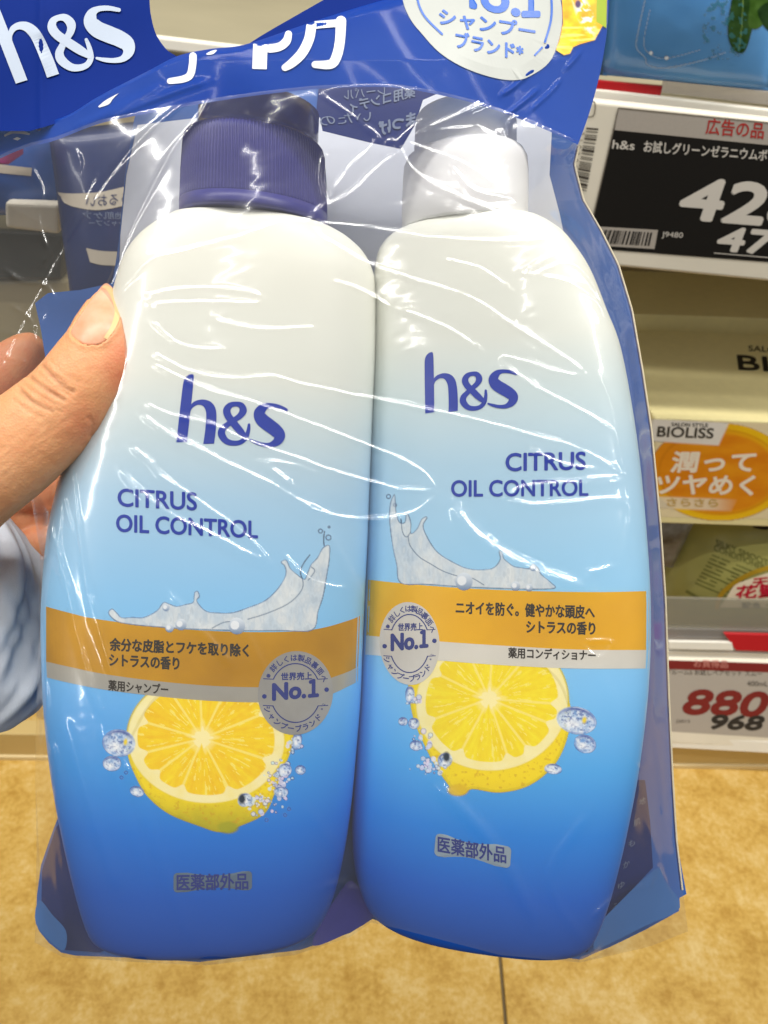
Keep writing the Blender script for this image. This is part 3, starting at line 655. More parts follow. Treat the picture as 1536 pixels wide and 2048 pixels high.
# ================================================================== THE TWIN PACK
PITCH = 0.14
def zaxis(Y, z0=-190.0): return z0 + PITCH * Y
def ring(v, L, Rr, b, t, g, z0, n=96, ex=2.5, rib=0, ribh=0.0):
    """one horizontal slice of a bottle, fitted to the outline seen at photo row v"""
    Y = 0.0
    for _ in range(6): Y = (CY - v) * (F - zaxis(Y, z0)) / F
    zc = zaxis(Y, z0); a = 200.0
    for _ in range(6):
        XL = (L - CX) * (F - (zc - g * a)) / F; XR = (Rr - CX) * (F - (zc + g * a)) / F; a = (XR - XL) / 2
    cx = (XL + XR) / 2; bb = a if b is None else b
    th = np.linspace(0, 2 * math.pi, n, endpoint=False); c, s = np.cos(th), np.sin(th); k = 1.0
    if rib: k = 1 + ribh / a * np.sign(np.cos(rib * th)) * np.abs(np.cos(rib * th)) ** 0.7
    x = a * np.sign(c) * np.abs(c) ** (2 / ex) * k; zz = bb * np.sign(s) * np.abs(s) ** (2 / ex) * k
    return C2W(cx + x, Y - t * x - PITCH * zz, zc + g * x + zz)
def loft(name, levels, t, g, z0, material, parent, n=96, ex=2.5, rib=0, ribh=0.0, fine=0, uv=True):
    lv = np.array([(l[0], l[1], l[2], l[3] if l[3] is not None else -1) for l in levels], float)
    if fine: lv = smooth_path(lv, fine)
    rings = [ring(l[0], l[1], l[2], None if l[3] < 0 else l[3], t, g, z0, n, ex, rib, ribh) for l in lv]
    uvs = None
    if uv: uvs = np.concatenate([np.column_stack([np.arange(n) / n, np.full(n, (l[0] - 400) / 1500)]) for l in lv])
    return tube_loft(rings, name, material, parent, uv=uvs)
def st(*p): return [((v - 400) / 1500, c) for v, c in p]
BODY_L = ramp_mat('white_to_blue_plastic', st((560, (236, 236, 226)), (760, (226, 229, 222)), (870, (200, 217, 224)), (980, (172, 207, 232)), (1180, (140, 200, 242)), (1330, (112, 186, 244)), (1480, (60, 154, 230)), (1600, (16, 118, 214)), (1720, (0, 88, 188)), (1880, (0, 56, 148))))
BODY_R = ramp_mat('white_to_azure_plastic', st((500, (234, 235, 226)), (680, (226, 229, 222)), (800, (204, 221, 226)), (920, (178, 211, 232)), (1150, (152, 208, 244)), (1340, (126, 198, 248)), (1480, (78, 172, 238)), (1600, (24, 132, 222)), (1720, (0, 94, 196)), (1880, (0, 58, 152))))
pos = Q(410, 1850, -330)
BL = thing('shampoo_bottle', pos, 'white to blue pump bottle with a purple ribbed collar, left one inside the clear bag', 'bottle')
BR = thing('conditioner_bottle', Q(960, 1850, -330), 'white to blue bottle with a frosted white collar, right one inside the clear bag', 'bottle')
lvL = [(449, 380, 640, 128), (452, 352, 664, 133), (458, 342, 680, 137), (470, 320, 702, 141), (492, 291, 727, 146), (522, 266, 744, 150), (560, 248, 751, 152), (640, 226, 752, 152), (720, 206, 750, 152), (800, 181, 746, 152), (900, 150, 742, 152), (1000, 120, 738, 152), (1080, 104, 735, 152), (1200, 94, 729, 152), (1300, 94, 725, 152), (1400, 98, 721, 151), (1500, 108, 713, 149), (1600, 124, 704, 146), (1700, 145, 690, 141), (1780, 165, 672, 135), (1826, 180, 654, 129), (1845, 192, 640, 121), (1854, 214, 616, 105), (1858, 262, 560, 70)]
lvR = [(452, 820, 1048, 118), (455, 798, 1064, 122), (462, 780, 1080, 127), (476, 764, 1102, 132), (500, 753, 1130, 137), (560, 746, 1172, 141), (640, 743, 1206, 142), (720, 740, 1236, 142), (880, 735, 1266, 142), (1050, 731, 1285, 142), (1200, 727, 1294, 142), (1350, 721, 1290, 142), (1500, 712, 1272, 140), (1620, 705, 1249, 136), (1700, 704, 1230, 132), (1760, 710, 1213, 128), (1810, 724, 1195, 121), (1838, 742, 1180, 113), (1850, 770, 1162, 100), (1856, 815, 1120, 70)]
tL, gL, tR, gR = 0.032, -0.118, -0.006, 0.26
bodyL = loft('bottle_body', lvL, tL, gL, -190, BODY_L, BL, n=320, fine=5)
bodyR = loft('bottle_body', lvR, tR, gR, -205, BODY_R, BR, n=320, fine=5)
PURP = mat('purple_plastic', (54, 54, 130), 0.34, spec=0.4, noise=0.03, nscale=300)
PURP2 = mat('purple_gloss_plastic', (46, 46, 128), 0.2, spec=0.5)
FROST = mat('frosted_white_plastic', (240, 240, 242), 0.42, noise=0.02, nscale=60)
colL = loft('collar', [(446, 368, 650, None), (444, 364, 654, None), (438, 363, 655, None), (420, 363, 655, None)], tL, gL, -190, PURP, BL, n=160, ex=2, uv=False)
ribL = loft('ribbed_grip', [(422, 365, 653, None), (416, 365, 653, None), (360, 367, 652, None), (302, 371, 648, None), (292, 374, 645, None), (286, 379, 640, None)], tL, gL, -190, PURP, BL, n=1320, ex=2, rib=132, ribh=1.5, uv=False)
capL = loft('collar_top', [(290, 378, 640, None), (284, 383, 636, None), (279, 392, 630, None), (274, 397, 634, None), (268, 398, 636, None), (240, 399, 637, None), (218, 400, 638, None), (214, 410, 628, None)], tL, gL, -190, PURP2, BL, n=128, ex=2, uv=False)
colR = loft('collar', [(456, 808, 1050, None), (452, 804, 1054, None), (400, 804, 1055, None), (350, 806, 1055, None), (328, 808, 1053, None), (314, 814, 1046, None), (306, 824, 1036, None)], tR, gR * 0.4, -205, FROST, BR, n=128, ex=2, uv=False)
capR = loft('collar_top', [(310, 826, 1034, None), (300, 828, 1032, None), (260, 830, 1032, None), (232, 832, 1030, None), (224, 838, 1024, None), (221, 850, 1010, None)], tR, gR * 0.4, -205, FROST, BR, n=128, ex=2, uv=False)
bvL, bvR = bvh_of(bodyL), bvh_of(bodyR)

# ---- printed bands
ORANGE = mat('orange_ink', (200, 144, 0), 0.36, metal=0.25, noise=0.08, nscale=30, rgb2=(222, 164, 2))
ORANGE_R = mat('amber_ink', (240, 178, 0), 0.36, metal=0.15, noise=0.06, nscale=26, rgb2=(246, 188, 2))
SILVER = mat('silver_ink', (184, 180, 170), 0.32, metal=0.3, noise=0.10, nscale=34)
SILVER_R = mat('light_silver_ink', (222, 218, 208), 0.34, metal=0.1, noise=0.08, nscale=34)
def band(buf, top, bot, n=60, m=6):
    a = smooth_path(top, 14); c = smooth_path(bot, 14)
    def rs(p):
        s = np.concatenate([[0], np.cumsum(np.hypot(*np.diff(p, axis=0).T))]); q = np.linspace(0, s[-1], n)
        return np.stack([np.interp(q, s, p[:, 0]), np.interp(q, s, p[:, 1])], -1)
    a, c = rs(a), rs(c); g = np.stack([lerp(a, c, k / m) for k in range(m + 1)])
    add_faces(buf, [tuple(x) for x in g.reshape(-1, 2)], gridfaces(m + 1, n).tolist())
LOT = [(92, 1213), (140, 1226), (200, 1239), (350, 1257), (500, 1264), (620, 1260), (700, 1240), (732, 1224)]
LOB = [(92, 1323), (140, 1334), (220, 1350), (350, 1366), (480, 1374), (600, 1371), (690, 1346), (728, 1325)]
LSB = [(94, 1355), (140, 1366), (220, 1381), (350, 1396), (450, 1403), (540, 1404), (640, 1395), (700, 1371), (728, 1354)]
ROT = [(724, 1158), (830, 1169), (960, 1178), (1100, 1183), (1210, 1184), (1298, 1182)]
ROB = [(720, 1270), (880, 1283), (1000, 1291), (1150, 1299), (1298, 1300)]
RSB = [(718, 1308), (880, 1321), (1000, 1330), (1150, 1337), (1296, 1337)]
ext = lambda P_, dx: [(P_[0][0] - dx, P_[0][1])] + P_ + [(P_[-1][0] + dx, P_[-1][1])]
def wrap_band(name, top, bot, bv, m_, par, off):
    # clipped to the body: points off the outline are pulled back inside it
    b = new_buf(); band(b, top, bot, 90, 6); decal(name, b, bv, m_, par, off)
wrap_band('orange_band', LOT, LOB, bvL, ORANGE, BL, 0.00007); wrap_band('silver_band', LOB, LSB, bvL, SILVER, BL, 0.00008)
wrap_band('orange_band', ROT, ROB, bvR, ORANGE_R, BR, 0.00007); wrap_band('silver_band', ROB, RSB, bvR, SILVER_R, BR, 0.00008)

# ---- citrus pictures
def lemon_paint(star, c, rx, ry, rot, body, knob, walls, mirror, warm):
    def f(img, U, V):
        n = fbm(U * 0.05, V * 0.05, 3); n2 = fbm(U * 0.16, V * 0.16, 8)
        bp = smooth_path(body, 6, True); bm_ = softpoly(U, V, bp)
        g = np.clip((V - (c[1] + ry * 0.80)) / 70 + (n - 0.5) * 0.5, 0, 1) if warm else np.clip((V - (c[1] + ry * 1.05)) / 90 + (n - 0.5) * 0.4, 0, 1)
        over(img, ramp2(g, (250, 222, 4), (190, 176, 10) if warm else (232, 196, 8)), bm_)
        over(img, (206, 150, 0), bm_ * np.clip((n2 - 0.62) * 5, 0, 0.5))
        if warm: over(img, (40, 130, 30), np.clip(3.0 - polydist(U, V, [(258, 1462), (274, 1424), (300, 1398)]), 0, 1) * 0.8)
        else: over(img, (90, 150, 30), np.clip(2.4 - polydist(U, V, [(1088, 1330), (1118, 1366), (1136, 1408)]), 0, 1) * 0.7)
        ca, sa = math.cos(rot), math.sin(rot); x = ((U - c[0]) * ca + (V - c[1]) * sa) / rx; y = (-(U - c[0]) * sa + (V - c[1]) * ca) / ry
        r = np.hypot(x, y); e = 90.0
        over(img, ramp2(np.clip(n * 0.8, 0, 1), (253, 244, 190), (250, 232, 140)), np.clip((1 - r) * e, 0, 1))
        over(img, (240, 214, 30), np.clip(1 - np.abs(r - 1.0) / 0.022, 0, 1) * 0.7)
        du, dv = U - star[0], V - star[1]; ph = np.arctan2(dv, du); rs = np.hypot(du, dv)
        wdist = np.full(U.shape, 1e9)
        for a in walls:
            dd = (ph - R(a) + math.pi) % (2 * math.pi) - math.pi
            wdist = np.minimum(wdist, np.where(np.abs(dd) < 1.2, np.abs(np.sin(dd)) * rs, 1e9))
        notch = 0.875 - 0.10 * np.exp(-(wdist / 9.0) ** 2)
        flesh = np.clip((notch - r) * e, 0, 1)
        streak = fbm(ph * 16, rs * 0.022 + 3, 14, 3) * 0.65 + fbm(U * 0.09, V * 0.09, 31, 3) * 0.35
        hi, lo = ((255, 228, 24), (246, 198, 0)) if warm else ((255, 238, 34), (246, 214, 0))
        fl_ = ramp2(np.clip((streak - 0.24) * 1.6, 0, 1), lo, hi)
        over(img, fl_, flesh)
        tick = (fbm(ph * 26 + 9, rs * 0.05, 40, 2) > 0.70) & (rs > 40)
        over(img, (255, 240, 120), tick * flesh * 0.75)
        over(img, (255, 236, 120), np.clip((2.5 + rs * 0.006 - wdist) * 0.8, 0, 1) * flesh * 0.9)
        sr = 19 + 7 * np.cos(ph * 9 + 1) * np.clip(np.cos(ph * 4), 0, 1) + 5 * (fbm(ph * 3 + 8, ph * 0 + 2, 6) - 0.5)
        over(img, (254, 246, 206), np.clip((sr - rs) / 3, 0, 1)); over(img, (255, 238, 150), np.clip((sr * 1.6 - rs) / 14, 0, 0.6))
        over(img, (168, 146, 6), np.clip(4.0 - np.abs(polydist(U, V, bp, True) - 2), 0, 1) * bm_ * 0.25)
        k = np.clip(1 - np.hypot((U - knob[0]) / 24, (V - knob[1]) / 14), 0, 1); over(img, (168, 166, 16) if warm else (230, 190, 8), np.clip(k * 3, 0, 1) * 0.9)
    return f
def froth(img, U, V, spots, seed):
    rr = random.Random(seed)
    for (x, y, s, n) in spots:
        for _ in range(n):
            a, d = rr.uniform(0, 6.28), s * math.sqrt(rr.random()); q = rr.uniform(1.5, 5.5)
            cx_, cy_ = x + d * math.cos(a), y + d * math.sin(a)
            over(img, (rr.randint(200, 240), rr.randint(215, 240), 245), np.clip(q - np.hypot(U - cx_, (V - cy_) * rr.uniform(0.7, 1.3)), 0, 1) * 0.85)
            if rr.random() < 0.45: over(img, (50, 90, 170), np.clip(1.1 - np.abs(np.hypot(U - cx_, V - cy_) - q), 0, 1) * 0.7)
lemL = lemon_paint((404, 1477), (412, 1478), 158, 129, R(4), [(262, 1470), (256, 1512), (280, 1570), (304, 1602), (342, 1630), (398, 1652), (440, 1664), (480, 1652), (528, 1628), (548, 1590), (566, 1540), (582, 1500), (586, 1462), (570, 1400), (480, 1380), (330, 1380)], (456, 1655), (18, 62, 112, 143, 166, 196, 236, 268, 296, 338), False, True)
def paintL(img, U, V):
    lemL(img, U, V)
    froth(img, U, V, [(548, 1560, 22, 26), (562, 1545, 26, 22), (520, 1612, 22, 30), (590, 1492, 16, 14), (545, 1605, 30, 16)], 4)
    for b_ in (((238, 1486), 33, 27, 0.15), ((224, 1527), 18, 15, 0), ((274, 1583), 14, 10, 0.3), ((601, 1540), 10, 9, 0), ((562, 1584), 14, 11, 0), ((570, 1540), 13, 13, 0), ((594, 1482), 9, 17, 0.2), ((490, 1600), 15, 13, -0.5)): bubble(img, U, V, *b_)
    over(img, (20, 40, 60), np.clip(1 - np.hypot((U - 484) / 9, (V - 1598) / 13), 0, 1) * 2)
    for cc in ((533, 1640), (570, 1630), (578, 1618), (243, 1555), (252, 1545)): over(img, (40, 110, 200), np.clip(1.3 - np.abs(np.hypot(U - cc[0], V - cc[1]) - 3), 0, 1) * 0.8)
art_object('lemon_print', 196, 625, 1382, 1675, 1.5, paintL, bvL, PRINT, BL, 0.00005)
lemR = lemon_paint((978, 1398), (984, 1404), 153, 138, R(-6), [(822, 1340), (819, 1390), (828, 1440), (850, 1492), (870, 1530), (894, 1566), (912, 1586), (928, 1588), (945, 1578), (1000, 1585), (1060, 1570), (1110, 1528), (1136, 1470), (1140, 1410), (1100, 1340), (1000, 1310), (880, 1316)], (916, 1580), (4, 22, 52, 72, 118, 160, 206, 246, 274, 312), True, False)
def paintR(img, U, V):
    lemR(img, U, V)
    froth(img, U, V, [(846, 1478, 22, 26), (826, 1400, 14, 16), (872, 1530, 22, 28), (850, 1530, 16, 14)], 9)
    for b_ in (((1153, 1441), 40, 27, 0.2), ((1170, 1488), 22, 18, 0.3), ((1106, 1538), 17, 10, 0.1), ((828, 1447), 11, 11, 0), ((806, 1443), 9, 8, 0), ((832, 1491), 12, 10, 0), ((820, 1390), 9, 17, 0), ((890, 1520), 15, 14, -0.6)): bubble(img, U, V, *b_)
    over(img, (20, 40, 60), np.clip(1 - np.hypot((U - 893) / 9, (V - 1514) / 13), 0, 1) * 2)
    for cc in ((820, 1538), (851, 1548)): over(img, (160, 210, 250), np.clip(2.5 - np.hypot(U - cc[0], V - cc[1]), 0, 1) * 0.8)
art_object('lemon_print', 780, 1215, 1312, 1600, 1.5, paintR, bvR, PRINT, BR, 0.00005)

# ---- water splash pictures
def zL(p): return [(190 + x / 3.072, 1030 + y / 3.072) for x, y in p]
def zR(p): return [(740 + x / 3.072, 960 + y / 3.072) for x, y in p]
def splash(shape, lines, beads, drops, seed):
    def f(img, U, V):
        sp_ = smooth_path(shape, 5, True); m = softpoly(U, V, sp_); n = fbm(U * 0.05, V * 0.035, seed); n2 = fbm(U * 0.12, V * 0.05, seed + 5)
        over(img, ramp2(np.clip((n - 0.25) * 1.6, 0, 1), (204, 218, 230), (240, 243, 242)), m * np.clip(0.62 + 0.5 * n2, 0, 0.92))
        over(img, (140, 158, 178), m * np.clip((n2 - 0.66) * 3, 0, 0.25)); over(img, (246, 247, 244), m * np.clip((0.42 - n2) * 3, 0, 0.4))
        over(img, (84, 118, 156), np.clip(1.5 - polydist(U, V, sp_, True), 0, 1) * np.clip(0.35 + 0.9 * (n2 - 0.3), 0.2, 0.8))
        for l in lines: over(img, (82, 108, 138), np.clip(1.5 - polydist(U, V, smooth_path(l, 5)), 0, 1) * 0.85)
        for (x, y, r_) in beads:
            d = np.hypot(U - x, V - y); over(img, ramp2(np.clip((V - y + r_) / (2 * r_), 0, 1), (228, 236, 244), (104, 134, 172)), np.clip(r_ - d, 0, 1)); over(img, (240, 244, 248), np.clip(r_ * 0.55 - np.hypot(U - x + r_ * .25, V - y + r_ * .1), 0, 1) * 0.9)
        for (x, y, r_) in drops: over(img, (86, 112, 148), np.clip(1.4 - np.abs(np.hypot(U - x, V - y) - r_), 0, 1) * 0.8)
    return f
shL = zL([(85, 605), (105, 578), (135, 605), (165, 632), (230, 630), (300, 630), (380, 590), (420, 540), (450, 545), (500, 562), (560, 550), (605, 535), (612, 480), (630, 470), (640, 500), (625, 530), (680, 590), (760, 602), (850, 600), (940, 570), (1040, 530), (1110, 470), (1160, 400), (1175, 350), (1165, 310), (1145, 290), (1175, 278), (1200, 330), (1240, 365), (1265, 385), (1290, 395), (1310, 350), (1330, 305), (1370, 260), (1400, 205), (1440, 190), (1438, 280), (1425, 360), (1400, 500), (1370, 590), (1335, 705), (1150, 709), (900, 709), (600, 700), (350, 684), (200, 668), (130, 650)])
art_object('splash_print', 212, 668, 1048, 1275, 1.5, splash(shL, [zL([(1320, 245), (1280, 300), (1262, 350), (1278, 410), (1270, 460), (1220, 520), (1150, 565), (1040, 610), (940, 640)]), zL([(1330, 320), (1350, 345), (1310, 400)]), zL([(1410, 100), (1405, 150), (1408, 190)]), zL([(720, 695), (790, 660), (850, 655)])], [(339, 1256, 9), (362, 1249, 12), (474, 1252, 17), (332, 1215, 8)], [(657, 1075, 5), (641, 1062, 4), (658, 1054, 2)], 3), bvL, PRINT, BL, 0.0001)
shR = zR([(150, 90), (125, 150), (122, 260), (140, 400), (165, 520), (190, 632), (350, 640), (560, 655), (800, 665), (960, 670), (1130, 665), (1110, 630), (1050, 580), (1035, 545), (1000, 515), (985, 545), (930, 540), (880, 530), (840, 500), (820, 480), (810, 440), (795, 440), (800, 490), (760, 540), (690, 552), (600, 545), (500, 500), (410, 440), (350, 350), (325, 280), (350, 230), (320, 240), (290, 300), (250, 330), (250, 260), (225, 200), (215, 260), (180, 260), (160, 200), (155, 140)])
art_object('splash_print', 770, 1120, 975, 1190, 1.5, splash(shR, [zR([(235, 340), (245, 400), (300, 470), (380, 520), (450, 560), (540, 590), (620, 600), (700, 645)]), zR([(190, 240), (200, 320), (225, 350), (250, 320)])], [(928, 1163, 18), (1031, 1172, 10), (1058, 1175, 8), (1066, 1136, 7)], [(777, 993, 4), (790, 1010, 3)], 6), bvR, PRINT, BR, 0.0001)

# ---- lettering on the bottles
INKB = mat('royal_blue_ink', (24, 54, 164), 0.35, noise=0.03, nscale=200)
INKN = mat('navy_ink', (38, 52, 128), 0.4)
INKD = mat('dark_print', (44, 36, 26), 0.45)
b = new_buf(); logo(b, affine(LSRC, [(330 + x / 5.297, 720 + y / 5.297) for x, y in LSRC])); decal('emblem', b, bvL, INKB, BL, 0.0001)
b = new_buf(); logo(b, affine(LSRC, [(820 + x / 5.908, 680 + y / 5.908) for x, y in ((180, 872), (1283, 655), (236, 145))])); decal('emblem', b, bvR, INKB, BR, 0.0001)
b = new_buf(); text(b, 'CITRUS', 236, 393, 1012, 35, 0.055, bold=1.05); text(b, 'OIL CONTROL', 233, 515, 1063, 34, 0.047, bold=1.05); decal('lettering', b, bvL, INKB, BL, 0.0001)
b = new_buf(); text(b, 'CITRUS', 1012, 1171, 942, 35, -0.02, bold=1.15); text(b, 'OIL CONTROL', 903, 1176, 993, 32, -0.005, bold=1.0); decal('lettering', b, bvR, INKB, BR, 0.0001)
b = new_buf(); text(b, '余分な皮脂とフケを取り除く', 220, 497, 1301, 25, 0.045, bold=0.9); text(b, 'シトラスの香り', 219, 358, 1332, 25, 0.055, bold=0.9); text(b, '薬用シャンプー', 217, 336, 1381, 21, 0.075, bold=0.6); decal('lettering', b, bvL, INKD, BL, 0.00012)
b = new_buf(); text(b, 'ニオイを防ぐ。健やかな頭皮へ', 912, 1189, 1228, 26, 0.035, bold=0.8); text(b, 'シトラスの香り', 1053, 1190, 1266, 25, 0.025, bold=0.9); text(b, '薬用コンディショナー', 1017, 1191, 1316, 21, 0.03, bold=0.6); decal('lettering', b, bvR, INKD, BR, 0.00012)
b = new_buf(); roundrect(b, [(347, 1746), (504, 1742), (504, 1780), (347, 1785)], 0.2); decal('notice_patch', b, bvL, mat('grey_patch_ink', (92, 110, 128), 0.4), BL, 0.00013)
b = new_buf(); text(b, '医薬部外品', 354, 496, 1781, 32, -0.02, bold=0.7); decal('lettering', b, bvL, INKN, BL, 0.0002)
b = new_buf(); roundrect(b, [(872, 1666), (1023, 1694), (1020, 1737), (868, 1711)], 0.2); decal('notice_patch', b, bvR, mat('light_grey_patch_ink', (142, 158, 170), 0.4), BR, 0.00013)
b = new_buf(); text(b, '医薬部外品', 876, 1012, 1704, 32, 0.165, bold=0.7); decal('lettering', b, bvR, INKN, BR, 0.0002)

def badge(par, bv, c, rx, ry, rot, m_):
    b = new_buf(); ellipse(b, c, rx, ry, rot); o = decal('badge', b, bv, m_, par, 0.00013)
    b = new_buf()
    for a0, a1 in ((-62, 62), (116, 244)):
        an = [R(a) for a in np.linspace(a0, a1, 16)]
        brush(b, [(c[0] + rx * 0.67 * math.sin(a), c[1] - ry * 0.70 * math.cos(a)) for a in an], 2.2, n=3)
    for sx in (-1, 1):
        for sy, aa in ((-1, 62), (1, 116)):
            x0 = c[0] + sx * rx * 0.67 * math.sin(R(aa)); y0 = c[1] - ry * 0.70 * math.cos(R(aa)); brush(b, [(x0, y0), (x0 + sx * rx * 0.26, y0 - 1)], 1.6, n=2)
        ellipse(b, (c[0] + sx * rx * 0.83, c[1] - sx * rx * 0.09), 4.6, 4.6, 0, 1e-5, 1, 14)
    text(b, '世界売上', c[0] - rx * 0.38, c[0] + rx * 0.44, c[1] - ry * 0.30, 15, -0.03, bold=0.5)
    text(b, 'No.', c[0] - rx * 0.60, c[0] + rx * 0.26, c[1] + ry * 0.17, 32, -0.085, bold=2.0); text(b, '１', c[0] + rx * 0.36, c[0] + rx * 0.60, c[1] + ry * 0.09, 33, -0.085, bold=2.2)
    arc_text(b, '※詳しくは製品裏面へ', c, rx * 0.83, ry * 0.84, -66, 72, 14.5, bold=0.3)
    arc_text(b, 'シャンプーブランド', c, rx * 0.84, ry * 0.85, 250, 128, 14.5, inward=True, bold=0.4)
    arc_text(b, '※2', c, rx * 0.80, ry * 0.80, 122, 104, 8, inward=True)
    decal('badge_print', b, bv, INKN, par, 0.00017)
badge(BL, bvL, (591, 1386), 75, 84, R(8), mat('silver_badge_ink', (170, 168, 164), 0.3, metal=0.25, noise=0.12, nscale=60))
badge(BR, bvR, (819, 1287), 60, 83, R(-4), mat('light_badge_ink', (212, 208, 200), 0.34, metal=0.1, noise=0.08, nscale=60))

# ---- the bag: printed back sheet, header sheets, bottom gusset, clear front film
def zback(v): return -372 + PITCH * (1024 - np.asarray(v, float))
BAG = thing('gift_bag', Q(700, 1900, -420), 'clear bag with a blue printed header holding two pump bottles', 'bag')
def sheet(name, poly, zf, material, thick=2.0, smoothn=0):
    p = smooth_path(poly, smoothn, True) if smoothn else np.asarray(poly, float); n = len(p)
    z = zf(p[:, 0], p[:, 1]); V = np.concatenate([Q(p[:, 0], p[:, 1], z), Q(p[:, 0], p[:, 1], z - thick)])
    fc = [tuple(range(n)), tuple(range(2 * n - 1, n - 1, -1))] + [(i, (i + 1) % n, n + (i + 1) % n, n + i) for i in range(n)]
    return mesh(name, V, fc, material, BAG, smooth=False)
BLUE = mat('blue_print', (0, 58, 158), 0.55, spec=0.12, noise=0.04, nscale=40, coat=0.12)
BLUEB = mat('blue_back_print', (56, 98, 170), 0.4, noise=0.05, nscale=30)
NAVYB = mat('navy_back_print', (28, 44, 108), 0.4, noise=0.08, nscale=30)
PALE = mat('pale_back_print', (222, 226, 236), 0.45, noise=0.03, nscale=30)
GUS = mat('gusset_blue', (64, 112, 176), 0.35, noise=0.05, nscale=40)
back = sheet('back_sheet', [(280, 200), (400, 150), (800, 120), (1160, 210), (1156, 285), (1147, 335), (1166, 398), (1201, 458), (1236, 528), (1263, 620), (1284, 740), (1301, 860), (1319, 1050), (1329, 1200), (1336, 1400), (1341, 1550), (1353, 1680), (1373, 1788), (1359, 1796), (1358, 1822), (1290, 1860), (1222, 1893), (1190, 1906), (1163, 1919), (1000, 1903), (800, 1858), (745, 1838), (700, 1866), (600, 1900), (400, 1924), (250, 1915), (150, 1911), (122, 1905), (98, 1886), (78, 1862), (72, 1846), (74, 1790), (82, 1730), (108, 1655), (126, 1610), (140, 1500), (150, 1200), (150, 1000), (112, 850), (82, 660), (70, 606), (96, 586), (160, 580), (225, 566), (238, 480), (250, 350), (268, 240)], lambda u, v: zback(v), BLUEB, 3)
bkv = bvh_of(back)
b = new_buf(); add_faces(b, [(275, 250), (253, 350), (241, 470), (238, 560), (330, 700), (1165, 700), (1146, 560), (1120, 430), (1099, 350), (1104, 255), (1040, 225), (880, 185), (846, 200), (830, 250), (802, 298), (742, 286), (645, 262), (640, 235), (400, 235)], [tuple(range(19))]); decal('pale_print', b, bkv, PALE, BAG, 0.0004)
b = new_buf(); add_faces(b, [(640, 150), (850, 150), (880, 185), (846, 200), (830, 250), (802, 298), (742, 286), (645, 262), (632, 230)], [tuple(range(9))]); decal('navy_print', b, bkv, NAVYB, BAG, 0.0003); b = new_buf(); add_faces(b, [(1215, 1560), (1290, 1560), (1300, 1640), (1306, 1735), (1196, 1850), (1175, 1905), (1120, 1900), (1180, 1750)], [tuple(range(8))]); decal('navy_print', b, bkv, NAVYB, BAG, 0.0003); b = new_buf(); add_faces(b, [(112, 1655), (160, 1600), (210, 1700), (230, 1890), (200, 1905), (130, 1900), (82, 1850), (84, 1740)], [tuple(range(8))])
decal('navy_print', b, bkv, NAVYB, BAG, 0.0003)
b = new_buf(); text(b, 'レーパル', 688, 770, 200, 20, -0.14, mirror=True); text(b, '薬用コンディ', 700, 830, 226, 24, -0.25, mirror=True, bold=0.6); text(b, 'いたの', 640, 742, 252, 20, -0.1, mirror=True); text(b, 'まつげ', 758, 830, 272, 28, -0.3, mirror=True, bold=1.2)
for i, ch in enumerate('地肌もかゆみ'):
    y = 1612 + i * 42; x = 1274 - i * 10.5; text(b, ch, x + 4, x + 17, y, 13, -0.5)
decal('back_lettering', b, bkv, mat('pale_blue_print', (120, 132, 160), 0.5), BAG, 0.0006)

def crease_heights(p, s_, h_, ztab):
    """how high a fold must stand at each of its points for its flank to mirror the ceiling tube or an added tube towards the lens"""
    L = (np.array(LAMPS) - CAMLOC) @ CROT; L = np.column_stack([L[:, 0] / S, L[:, 1] / S, F + L[:, 2] / S])
    e = 6.0; u, v = p[:, 0], p[:, 1]; zc = bil(ztab, u, v); up, vp = u - CX, CY - v
    gx = (bil(ztab, u + e, v) - bil(ztab, u - e, v)) / (2 * e); gy = (bil(ztab, u, v - e) - bil(ztab, u, v + e)) / (2 * e)
    X = np.column_stack([up * (F - zc) / F, vp * (F - zc) / F, zc])
    a = L[None] - X[:, None]; a /= np.linalg.norm(a, axis=2)[..., None]; c = np.array((0, 0, F)) - X; c /= np.linalg.norm(c, axis=1)[:, None]; H = a + c[:, None]
    sx, sy = -H[..., 0] / H[..., 2], -H[..., 1] / H[..., 2]; k = ((F - zc) / F)[:, None]
    w_ = 1 + (sx * up[:, None] + sy * vp[:, None]) / F; zx = sx * k / w_; zy = sy * k / w_
    t = np.gradient(p, axis=0); t /= np.maximum(np.linalg.norm(t, axis=1), 1e-9)[:, None]; b = np.column_stack([-t[:, 1], -t[:, 0]])     # across the fold, y up
    dx, dy = zx - gx[:, None], zy - gy[:, None]; kk = dx * b[:, :1] + dy * b[:, 1:]; res = np.hypot(dx - kk * b[:, :1], dy - kk * b[:, 1:])
    j = np.argmin(res + 0.15 * np.abs(np.abs(kk) - 0.46), axis=1); i = np.arange(len(p)); K, RS = np.abs(kk[i, j]), res[i, j]
    h = np.where(RS < 0.16, np.clip(1.15 * K * s_ / 0.607, 0.5 * s_, 1.9 * s_), h_)
    for _ in range(5): h = np.convolve(np.pad(h, 2, mode='edge'), np.ones(5) / 5, 'valid')
    return h
